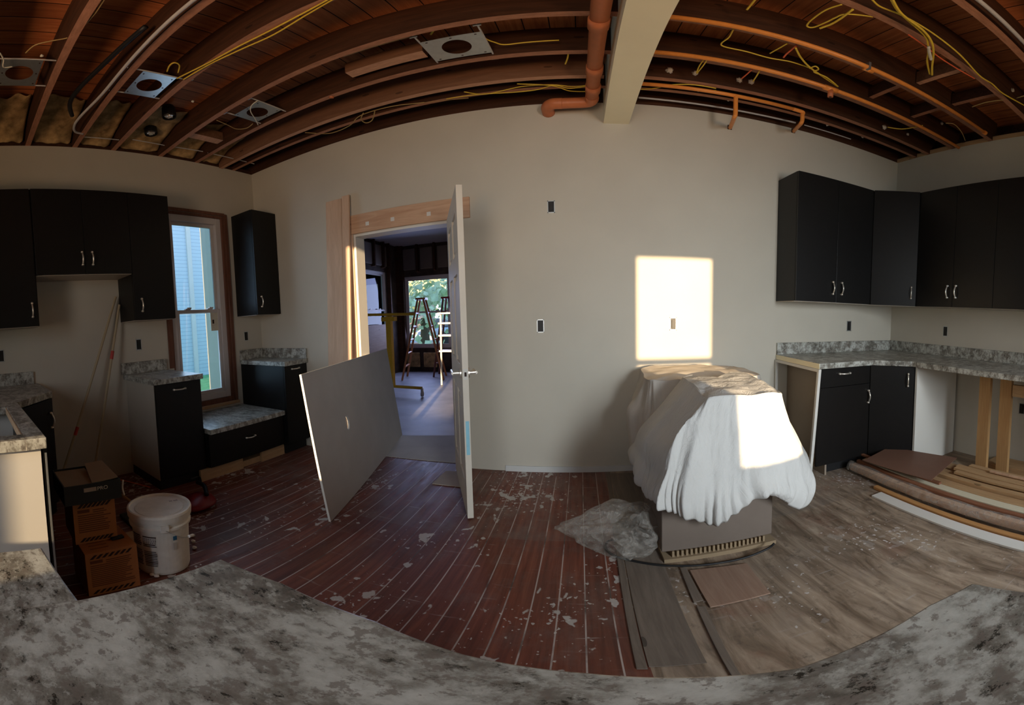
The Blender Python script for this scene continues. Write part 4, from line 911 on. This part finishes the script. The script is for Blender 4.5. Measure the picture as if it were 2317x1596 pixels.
# ------------------------------------------------------------------ lumber pile on the right
def bar(name, label, cat, x0, x1, y0, y1, z0, z1, mat, bev=.003, grp=None): return tag(MB().box(x0, x1, min(y0, y1), max(y0, y1), z0, z1).build(name, mat, bevel=bev), label, cat, grp)
YE = -.55
bar('painted_board', 'white painted board nearest the camera in the lumber pile', 'board', 1.745, 1.835, 1.81, YE, .001, .018, WHITEP)
bar('wood_moulding', 'orange-brown moulding next to the white board', 'board', 1.845, 1.885, 1.90, YE, .001, .03, ORGWY, .008)
rl = thing('wrapped_bundle', 'long bundle wrapped in clear plastic in the lumber pile', 'bundle', (1.945, .8, 0))
m = MB(); pts = [V(1.95+.004*math.sin(k), 2.27-k*.2, .05) for k in range(14)]; m.tube(pts, .046, 18)
for v in m.bm.verts: v.co += V(1, 0, 1)*(.008*noise.noise(V(v.co.x*30, v.co.y*6, v.co.z*30)))
m.build('plastic_wrap', FILM, rl, smooth=True)
MB().box(1.925, 1.975, YE, 2.25, .025, .075).build('wrapped_strips', FIRX, rl)
bar('wood_moulding', 'red-brown moulding lying along the wrapped bundle', 'board', 1.985, 2.02, 2.25, YE, .06, .10, REDWY, .008)
bar('painted_board', 'cream painted board beside the red-brown moulding', 'board', 2.03, 2.10, 2.23, YE, .05, .10, paint('cream_wood', (.68, .62, .46), .6, .04))
bar('lumber_board', 'pine board under the brown hardboard sheet, next to the cream board', 'board', 2.105, 2.19, 2.2, YE, .03, .10, WY)
bar('lumber_board', 'yellow pine board in the middle of the lumber pile', 'board', 2.20, 2.25, 2.12, YE, .03, .125, WY)
bar('lumber_board', 'pine board behind the yellow one, right of the hardboard', 'board', 2.255, 2.34, 1.95, YE, .03, .11, WX)
bar('lumber_board', 'pine board at the back of the lumber pile', 'board', 2.35, 2.45, 1.75, YE, .03, .12, WY)
for k, (x0, y1, lab) in enumerate(((2.27, 1.52, 'left thin pine strip on top of the lumber pile'), (2.325, 1.56, 'second thin pine strip on top of the lumber pile'), (2.38, 1.58, 'third thin pine strip on top of the lumber pile'), (2.435, 1.50, 'rear thin pine strip on top of the lumber pile'))):
    bar('pine_strip', lab, 'board', x0, x0+.05, y1, YE, .122, .14+.006*(k % 2), WY, .002)
bar('pine_strip', 'narrow loose strip lying highest on the lumber pile', 'board', 2.40, 2.425, 1.30, YE, .149, .162, FIRX, .002)
bar('pine_strip', 'reddish strip poking out beyond the hardboard', 'board', 2.07, 2.10, 2.32, 1.5, .102, .118, REDWY, .002)
P = [at(x, y, Z=.150) for x, y in ((2013, 1012), (2165, 1037), (2107, 1088), (1953, 1043))]
hb = MB().slab(P, V(0, 0, .004)); tag(hb.build('hardboard_sheet', BROWNSH), 'brown hardboard sheet lying on the lumber pile', 'board')
for y in (.2, 1.2): tag(MB().box(2.03, 2.46, y, y+.06, .0, .029).build('pile_batten', WX), 'hidden batten under the lumber pile', 'board', 'battens under the lumber pile')
# ------------------------------------------------------------------ ceiling: joists and services
joists = [(-.62, JOIST, .045, 'dark ceiling joist nearest the rear wall'), (-.21, JOIST, .045, 'dark ceiling joist behind the camera'), (.19, JOIST, .045, 'dark ceiling joist over the island'), (.585, JOIST, .045, 'dark ceiling joist left of the first steel plate'), (.985, JOIST, .045, 'dark ceiling joist that carries the grey conduit'),
          (1.335, JOIST, .045, 'dark ceiling joist right of the second steel plate'), (1.80, JOIST, .045, 'dark ceiling joist with the longest orange pipe'), (2.20, JOIST, .045, 'dark ceiling joist with the middle orange pipe'), (2.66, JOIST, .04, 'dark ceiling joist closest to the back wall')]
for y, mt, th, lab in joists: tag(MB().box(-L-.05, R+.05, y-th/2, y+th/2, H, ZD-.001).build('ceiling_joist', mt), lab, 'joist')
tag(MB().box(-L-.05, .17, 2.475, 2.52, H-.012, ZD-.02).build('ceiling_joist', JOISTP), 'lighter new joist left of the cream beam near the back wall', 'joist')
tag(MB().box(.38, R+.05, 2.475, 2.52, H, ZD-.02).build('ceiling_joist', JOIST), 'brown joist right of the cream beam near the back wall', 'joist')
a_, b_ = at(800, 128, Z=3.16), at(935, 95, Z=3.16)
tag(MB().box(-1.25, -.80, 1.823, 1.96, 3.14, 3.18).build('blocking_board', WX), 'pale blocking board with knots left of the nearest steel plate', 'board')
tag(MB().box(-1.30, -.80, 2.04, 2.12, 3.06, 3.15).build('blocking_board', JOISTP), 'pinkish block beside the knotty board near the steel plate', 'board')
tag(MB().box(-2.75, -2.66, 1.84, 2.17, 3.06, 3.15).build('blocking_board', JOISTP), 'pinkish block between joists near the left wall', 'board')
for x0, y0, y1, lab in ((1.95, 1.37, 1.77, 'reddish cross block between joists right of the beam'), (2.35, 1.37, 1.77, 'cross block between joists nearer the right wall'), (1.9, 1.83, 2.17, 'dark cross block behind the orange pipe'), (2.35, 1.83, 2.17, 'cross block behind the orange pipe near the right wall')):
    tag(MB().box(x0, x0+.04, y0, y1, 3.09, 3.2).build('blocking_board', JOISTP if 'reddish' in lab else JOIST), lab, 'board')
# insulation at the left ends
for i, (y0, y1) in enumerate(((-.18, .16), (.22, .55), (.62, .95), (1.02, 1.30), (1.37, 1.77), (1.84, 2.17), (2.24, 2.46))):
    m = MB(); n_ = 10
    rows = [[V(-L+.01+(.52+.12*noise.noise(V(i*3.1, k*.35, 2)))*(j/9)**1.1, y0+(y1-y0)*k/n_, 3.062+(3.225-3.062)*(j/9)**.55-.0+.035*noise.noise(V(y0*7+k*.55, j*.8, i))-(.02 if 0 < k < n_ else 0)) for k in range(n_+1)] for j in range(10)]
    m.grid(rows); tag(m.build('insulation_batt', INSUL, smooth=True, thick=.02, subd=1), ['tan insulation over the left wall, off the left edge of the picture', 'tan insulation at the left edge, below the edge light plate', 'tan insulation under the black hose', 'tan insulation right of the curved conduit, below the blue-lit plate', 'tan insulation behind the two foil can lights', 'tan insulation behind the pinkish block near the left wall', 'narrow tan insulation closest to the left corner'][i], 'insulation', 'insulation between the joists over the left wall')
# light plates
def plate(label, cx, cy, wx, wy, z, bright=True):
    root = thing('light_mounting_plate', label, 'mounting plate', (cx, cy, z)); m = MB(); bm = m.bm; N = 40; r = .078
    for zz_ in (0,):
        cir = [bm.verts.new((cx+r*math.cos(2*math.pi*k/N), cy+r*math.sin(2*math.pi*k/N), z)) for k in range(N)]; out = []
        for k in range(N):
            c_, s__ = math.cos(2*math.pi*k/N), math.sin(2*math.pi*k/N); mx_ = max(abs(c_)/wx*2, abs(s__)/wy*2); out.append(bm.verts.new((cx+c_/mx_, cy+s__/mx_, z)))
        cs = [bm.verts.new((cx+sx_*wx/2, cy+sy_*wy/2, z)) for sx_, sy_ in ((1, 1), (-1, 1), (-1, -1), (1, -1))]
        for k in range(N):
            j = (k+1) % N; bm.faces.new((cir[k], out[k], out[j], cir[j]))
        def q_(k): v = out[k].co-V(cx, cy, z); return (abs(abs(v.x)-wx/2) < 1e-5 and v.x > 0, abs(abs(v.x)-wx/2) < 1e-5 and v.x < 0, abs(abs(v.y)-wy/2) < 1e-5 and v.y > 0, abs(abs(v.y)-wy/2) < 1e-5 and v.y < 0)
        for k in range(N):
            j = (k+1) % N
            if q_(k) != q_(j) and (out[k].co-out[j].co).length > 1e-4:
                mid_ = (out[k].co+out[j].co)/2; c_ = min(cs, key=lambda c: (c.co-mid_).length)
                if (c_.co-out[k].co).length > 1e-4 and (c_.co-out[j].co).length > 1e-4: bm.faces.new((out[k], c_, out[j]))
    m.build('plate', STEEL, root, thick=.0018)
    for sx_ in (-1, 1):
        MB().tube([V(cx+sx_*(wx/2+.0), cy-.205, z+.006), V(cx+sx_*(wx/2), cy+.205, z+.006)], .0055, 6, False).build('hanger_bar', WPIPE, root)
        for sy_ in (-1, 1): MB().box(cx+sx_*wx/2-.02, cx+sx_*wx/2+.02, cy+sy_*.19-.004, cy+sy_*.19+.004, z-.008, z+.03).build('bar_bracket', STEEL, root)
    for a in (-.4, 0, .4):
        for sy_ in (-1, 1): MB().box(cx+a*wx-.006, cx+a*wx+.006, cy+sy_*wy*.43-.004, cy+sy_*wy*.43+.004, z-.0016, z-.001).build('punched_slot', INK, root)
plate('steel light plate nearest the cream beam', -.605, 2.035, .32, .235, 3.03)
plate('steel light plate catching blue window light at the left', -2.085, 1.165, .29, .215, 3.03)
plate('steel light plate over the corner, nearest the window', -2.06, 2.02, .27, .22, 3.03)
plate('steel light plate at the far left edge of the ceiling', -2.10, .385, .29, .22, 3.03)
# small clips and cans
for px, py, lab in ((383, 266, 'upper crinkled foil can light between joists'), (342, 304, 'lower crinkled foil can light near the left wall')):
    c = at(px, py, Z=3.08); root = thing('can_light', lab, 'light fitting', tuple(c)); MB().lathe([(.05, .0), (.055, .01), (.05, .10), (.04, .12)], c, 20, cap=False).build('can', RUB, root, thick=.002)
    MB().ball(c+V(0, 0, .02), .034, 3, .5, (1, 1, .6), 30).build('foil_reflector', CHROME, root)
# conduit along the joist at y .92
cg = 'grey conduits under the joists'
def px_path(L_, **kw): return [at(x, y, **kw) for x, y in L_]
lefts = [V(-3.1, 1.14, 3.03), V(-2.98, 1.0, 3.0), V(-2.84, .93, 2.998), V(-2.5, .925, 3.0), V(-1.2, .93, 3.0), V(.05, .93, 3.0)]
lefts = [at(188, 303, Z=3.02), at(170, 298, Z=3.01), at(168, 285, Z=3.0), at(180, 266, Z=3.0), at(232, 212, Z=3.0), V(-1.79, .925, 3.0), V(-1.2, .925, 3.0), V(.0, .925, 3.0)]
c1 = MB().tube(lefts, .010, 10).build('conduit', WPIPE, smooth=True); tag(c1, 'grey conduit curving down at the left end, left of the beam', 'conduit')
tag(MB().tube([V(.5, .905, 3.0), V(1.4, .905, 3.0), V(2.95, .905, 3.0)], .011, 10, False).build('conduit', WPIPE, smooth=True), 'grey conduit in the upper right corner of the ceiling', 'conduit')
tag(MB().tube([at(163, 262, Z=3.06), at(158, 235, Z=3.06), at(175, 205, Z=3.08), at(240, 140, Z=3.09), at(330, 60, Z=3.09)], .016, 10).build('black_hose', RUB, smooth=True), 'black hose curving beside the grey conduit', 'hose')
tag(MB().tube([at(1445, 221, Z=3.03), at(1560, 233, Z=3.03), at(1700, 256, Z=3.03), at(1800, 278, Z=3.03)], .008, 8).build('conduit', WPIPE, smooth=True), 'thin grey conduit along the top of the back wall', 'conduit')
tag(MB().tube([at(1820, 283, Z=3.03), at(1925, 315, Z=3.03)], .005, 8, False).build('conduit', WPIPE), 'short thin conduit right of the bent sprinkler drops', 'conduit')
for i, (a_, b_) in enumerate((((190, 310), (282, 318)), ((300, 316), (372, 329)), ((383, 331), (459, 343)), ((470, 346), (575, 371)))):
    tag(MB().tube([at(*a_, Z=3.03), at(*b_, Z=3.03)], .0045, 6, False).build('thin_rod', WPIPE), ['leftmost', 'second', 'third', 'rightmost'][i]+' thin pale rod along the top of the left wall', 'rod', 'thin rods along the top of the left wall')
# orange sprinkler pipes
sp3 = thing('sprinkler_pipe', 'longest orange sprinkler pipe, nearest the camera', 'pipe', (1.7, 1.755, 2.98))
MB().tube([V(.36, 1.755, 2.985), V(2.76, 1.725, 2.985)], .0155, 14, False).build('pipe', PIPE, sp3, smooth=True)
MB().tube([at(1955, 153, Z=2.985), at(1975, 161, Z=2.985)], .021, 14, False).build('coupling', PIPE, sp3, smooth=True); MB().tube([V(2.75, 1.725, 2.985), V(2.78, 1.725, 2.985)], .02, 12, False).build('end_cap', PIPE, sp3)
c = at(1963, 153, Z=2.985); MB().box(c.x-.008, c.x+.008, c.y-.022, c.y+.022, c.z-.02, c.z+.04).build('clip', STEEL, sp3)
sp4 = thing('sprinkler_pipe', 'middle orange sprinkler pipe with a downward tee', 'pipe', (1.7, 2.13, 2.98))
MB().tube([V(.38, 2.125, 2.985), V(2.95, 2.105, 2.985)], .0155, 14, False).build('pipe', PIPE, sp4, smooth=True)
t_ = at(1877, 203, Z=2.985); t_.y = 2.12
MB().tube([t_-V(.05, 0, 0), t_+V(.05, 0, 0)], .022, 14, False).build('tee', PIPE, sp4, smooth=True); dpn = MB().tube([t_, t_-V(0, 0, .075)], .019, 14, False).build('drop_nipple', PIPED, sp4, smooth=True)
MB().tube([t_-V(0, 0, .0755), t_-V(0, 0, .0765)], .01, 12, False).build('nipple_opening', INK, sp4)
sp5 = thing('sprinkler_pipe', 'rear orange pipe with two drops bending to the back wall', 'pipe', (1.1, 2.6, 2.98))
d1, d2 = at(1662, 216, Z=3.0), at(1800, 243, Z=3.0); yy = 2.56; d1.y = yy; d2.y = yy
MB().tube([V(.40, yy, 3.0), V(d2.x, yy, 3.0)], .0155, 14, False).build('pipe', PIPE, sp5, smooth=True)
e1, e2 = at(1652, 289, Y=D-.01), at(1796, 297, Y=D-.01)
for dd, mid_, ee in ((d1, at(1664, 262, Y=yy), e1), (d2, at(1815, 277, Y=yy), e2)):
    top = V(mid_.x, yy, 2.995)
    MB().tube([dd, top, top-V(0, 0, .03), V(mid_.x, yy, mid_.z+.02), mid_+V(0, .02, -.005), V((mid_.x+ee.x)/2, (yy+ee.y)/2, (mid_.z+ee.z)/2), ee], .0165, 14).build('bent_drop', PIPE, sp5, smooth=True)
    MB().box(ee.x-.018, ee.x+.018, D-.003, D-.0005, ee.z-.015, ee.z+.03).build('wall_hole', INK, sp5)
tag(MB().tube([at(750, 215, Z=3.03)+V(0, 0, .03), at(750, 222, Z=3.01)], .016, 12, False).build('pipe_stub', PIPED), 'short orange pipe stub poking down left of the beam', 'pipe')
dp = thing('drain_pipe', 'thick orange-brown drain pipe beside the cream beam', 'pipe', (.12, 2, 2.93))
q0 = V(.115, -.3, 2.93); q1 = V(.10, 2.68, 2.93)
MB().tube([q0, q1, ], .043, 20, False).build('long_run', PIPED, dp, smooth=True)
for yy_ in (1.75, 2.25, 2.5): MB().tube([V(.103, yy_, 2.93), V(.103, yy_+.09, 2.93)], .049, 20, False).build('coupling', PIPED, dp, smooth=True)
MB().tube([V(.10, 2.66, 2.93), V(.10, 2.72, 2.93), V(.06, 2.76, 2.93), V(-.12, 2.77, 2.93)], .045, 20).build('elbow', PIPED, dp, smooth=True)
MB().tube([V(-.10, 2.77, 2.93), V(-.17, 2.775, 2.93), V(-.205, 2.83, 2.93), V(-.205, 2.912, 2.925)], .047, 20).build('wall_bend', PIPED, dp, smooth=True)
# cables
def cable(label, pth, z=3.0, r=.0045, mat=None, cat='cable', grp=None, Y=None):
    P = []
    for p in pth:
        P.append(at(p[0], p[1], Z=p[2] if len(p) > 2 else z) if Y is None else at(p[0], p[1], Y=Y))
    return tag(MB().tube(P, r, 7).build('cable', mat or YEL, smooth=True), label, cat, grp)
cable('yellow cable hanging in the upper left corner', [(240, -8), (215, 30), (180, 68), (155, 85), (120, 92), (80, 102), (58, 120)], 3.03, .004, WIRED)
cable('upper yellow cable running to the blue-lit steel plate', [(760, -10), (690, 28), (610, 70), (540, 105), (470, 143), (400, 178)], 3.01, .0048)
cable('lower yellow cable running to the blue-lit steel plate', [(762, -6), (700, 30), (620, 78), (545, 112), (475, 145), (440, 165), (415, 180)], 3.012, .0048)
cable('looped yellow cable above the blue-lit steel plate', [(378, 162), (384, 148), (395, 142), (406, 148), (403, 165)], 3.06, .005)
cable('cable sagging from the corner light plate', [(490, 272), (515, 283), (535, 292), (558, 290), (572, 280)], 3.02, .0035, WIRED)
cable('pale cable hanging below the corner light plate', [(583, 228), (570, 238), (567, 252), (578, 270), (584, 283)], 2.99, .004, LABEL)
cable('yellow cable right of the steel plate near the beam', [(1085, 72), (1100, 88), (1120, 96), (1142, 101), (1190, 96), (1265, 91)], 3.06, .0045)
cable('short yellow cable end above the new joist', [(975, 78), (982, 68), (990, 64), (1000, 62)], 3.08, .006)
cable('short cable dropping at the joist left of the drain pipe', [(1286, 120), (1284, 132), (1279, 145)], 3.03, .005)
cable('long yellow cable low along the back wall top, left part', [(690, 300), (745, 302), (790, 285), (815, 262), (880, 242), (960, 232), (1060, 222)], 3.02, .004, WIRED)
cable('small cable loop hanging near the back wall, left', [(848, 252), (842, 272), (828, 278), (817, 270), (822, 256)], 2.98, .0045, WIRED)
cable('upper yellow cable bundle left of the drain pipe', [(1050, 208), (1100, 213), (1180, 196), (1250, 192), (1300, 196), (1352, 190)], 3.01, .004)
cable('middle yellow cable of the bundle left of the drain pipe', [(1010, 224), (1080, 214), (1160, 209), (1215, 203), (1255, 193), (1290, 200), (1350, 192)], 3.008, .004)
cable('lower yellow cable of the bundle left of the drain pipe', [(1170, 190), (1240, 193), (1265, 198), (1290, 206), (1330, 207), (1355, 203)], 3.004, .004)
cable('yellow cable right of the beam along the rear orange pipe', [(1452, 188), (1480, 190), (1510, 197), (1560, 202), (1620, 205)], 3.01, .0045)
cable('second yellow cable right of the beam near the back wall', [(1450, 202), (1480, 200), (1520, 192), (1570, 192), (1620, 200)], 3.01, .0045)
cable('yellow cable end at the top right of the beam', [(1712, -5), (1700, 10), (1690, 22)], 3.05, .006)
cable('yellow cable crossing between the orange pipes', [(1660, 65), (1650, 84), (1633, 103), (1690, 117), (1740, 131), (1790, 140), (1835, 155)], 3.0, .0045)
cable('yellow cable bundle ending near the downward tee', [(1800, 108), (1812, 130), (1832, 152), (1860, 172), (1896, 196)], 2.985, .006)
cable('small twist of cable at the bundle near the tee', [(1832, 155), (1845, 150), (1852, 157), (1842, 163), (1870, 175), (1893, 193)], 2.98, .005)
cable('short yellow cable below the longest orange pipe', [(1782, 98), (1765, 108), (1742, 121)], 3.0, .0045)
cable('orange and yellow cable end below the longest orange pipe', [(1803, 103), (1792, 112), (1780, 122), (1773, 130)], 3.0, .006, REDW)
cable('big loop of yellow cable at the top of the ceiling', [(1905, 10), (1870, 22), (1840, 42), (1826, 58), (1840, 62), (1870, 50), (1890, 40), (1915, 32), (1975, 38)], 3.02, .005)
cable('second strand of the big yellow cable loop', [(1930, 21), (1905, 40), (1880, 55), (1855, 64)], 3.015, .007)
cable('forked pale pair leading down to the middle pipe, left', [(1592, 136), (1582, 150), (1576, 165)], 2.99, .0045)
cable('forked pale pair leading down to the middle pipe, right', [(1600, 136), (1590, 150), (1577, 166)], 2.985, .0045)
cable('orange cable to the white foam blob under the middle pipe', [(1702, 157), (1690, 168), (1678, 178)], 2.99, .005, REDW)
cable('yellow cable to the white foam blob under the middle pipe', [(1719, 160), (1712, 172), (1704, 184)], 2.99, .005)
cable('long yellow cable crossing the upper right corner', [(1970, -5), (1990, 14), (2030, 30), (2055, 42), (2110, 75), (2170, 122), (2215, 170), (2245, 190), (2270, 212), (2320, 240)], 2.99, .005)
cable('hanging yellow cable bundle, left strand, upper right', [(2017, 0), (2030, 22), (2050, 42), (2080, 68), (2098, 90), (2100, 120), (2098, 140), (2104, 168)], 2.975, .006)
cable('hanging yellow cable bundle, right strand, upper right', [(2020, 0), (2034, 24), (2053, 42), (2090, 70), (2108, 95), (2112, 120), (2109, 150), (2109, 170)], 2.968, .0065)
cable('tape-wrapped tail of the hanging cable bundle', [(2101, 106), (2103, 120), (2107, 135)], 2.96, .009, LABEL)
cable('thin red cable running behind the hanging bundle', [(2055, 78), (2080, 95), (2100, 110), (2130, 133), (2170, 158), (2205, 178)], 3.0, .0045, REDW)
cable('yellow cable arc near the right wall plate', [(2140, 279), (2158, 281), (2175, 298), (2184, 318)], 3.0, .004, WIRED)
cable('yellow cable arc to the foam blob right of the middle pipe', [(2008, 288), (2040, 292), (2070, 288), (2088, 284)], 3.0, .0045)
cable('cable arc at the right edge under the joists', [(2200, 242), (2230, 232), (2270, 226)], 3.0, .0045, WIRED)
cable('short pale cable end at the right edge of the ceiling', [(2300, 222), (2320, 216)], 3.0, .0045, WIRED)
cable('cable left of the left edge plate', [(0, 120), (8, 135), (8, 152), (28, 151)], 2.98, .004, LABEL)
# white foam blobs in joist holes
fg = 'white foam blobs on the joists right of the beam'
for px, py, r, lab in ((1515, 160, .022, 'largest white foam blob, nearest the right side of the cream beam'), (1573, 166, .018, 'white foam blob where the forked pale cable pair ends'), (1673, 181, .018, 'white foam blob at the end of the orange cable'), (1700, 185, .018, 'white foam blob just right of the orange cable end'), (1648, 224, .014, 'foam drip beside the first bent sprinkler drop'), (1873, 281, .016, 'foam blob low right of the second bent drop'), (2001, 288, .02, 'white foam blob at the left end of a yellow cable arc, right of the tee'), (1952, 309, .013, 'small foam blob low near the back wall, left of the cable arc'), (2131, 279, .014, 'foam blob where the cable arc to the right wall plate begins'), (2054, 304, .012, 'faint foam blob between the two cable arcs'), (2291, 204, .014, 'foam blob at the far right edge of the ceiling'), (1925, 327, .014, 'foam blob at the top edge of the back wall, right part'), (1580, 205, .008, 'tiny white spot on the rear orange pipe')):
    c = next((q for q in (at(px, py, Y=yj) for yj in (2.47, 2.635, 2.172, 1.772, .957, 1.308)) if 3.03 < q.z < 3.22), at(px, py, Z=3.04))
    tag(MB().ball(c, r, 3, .9, (1, .8, 1.1), 40).build('foam_blob', FOAM, smooth=True), lab, 'foam', fg)
for px, py in ((436, 230), (95, 126), (435, 180)): tag(MB().ball(at(px, py, Z=3.04), .010, 2, .5).build('foam_blob', LABEL, smooth=True), 'tiny pale plug on the joists near the left light plates', 'foam', 'pale plugs near the left light plates')
# ------------------------------------------------------------------ render look
S.cycles.use_denoising = True
S.cycles.max_bounces = 10; S.cycles.diffuse_bounces = 6; S.cycles.transparent_max_bounces = 12; S.cycles.sample_clamp_indirect = 4
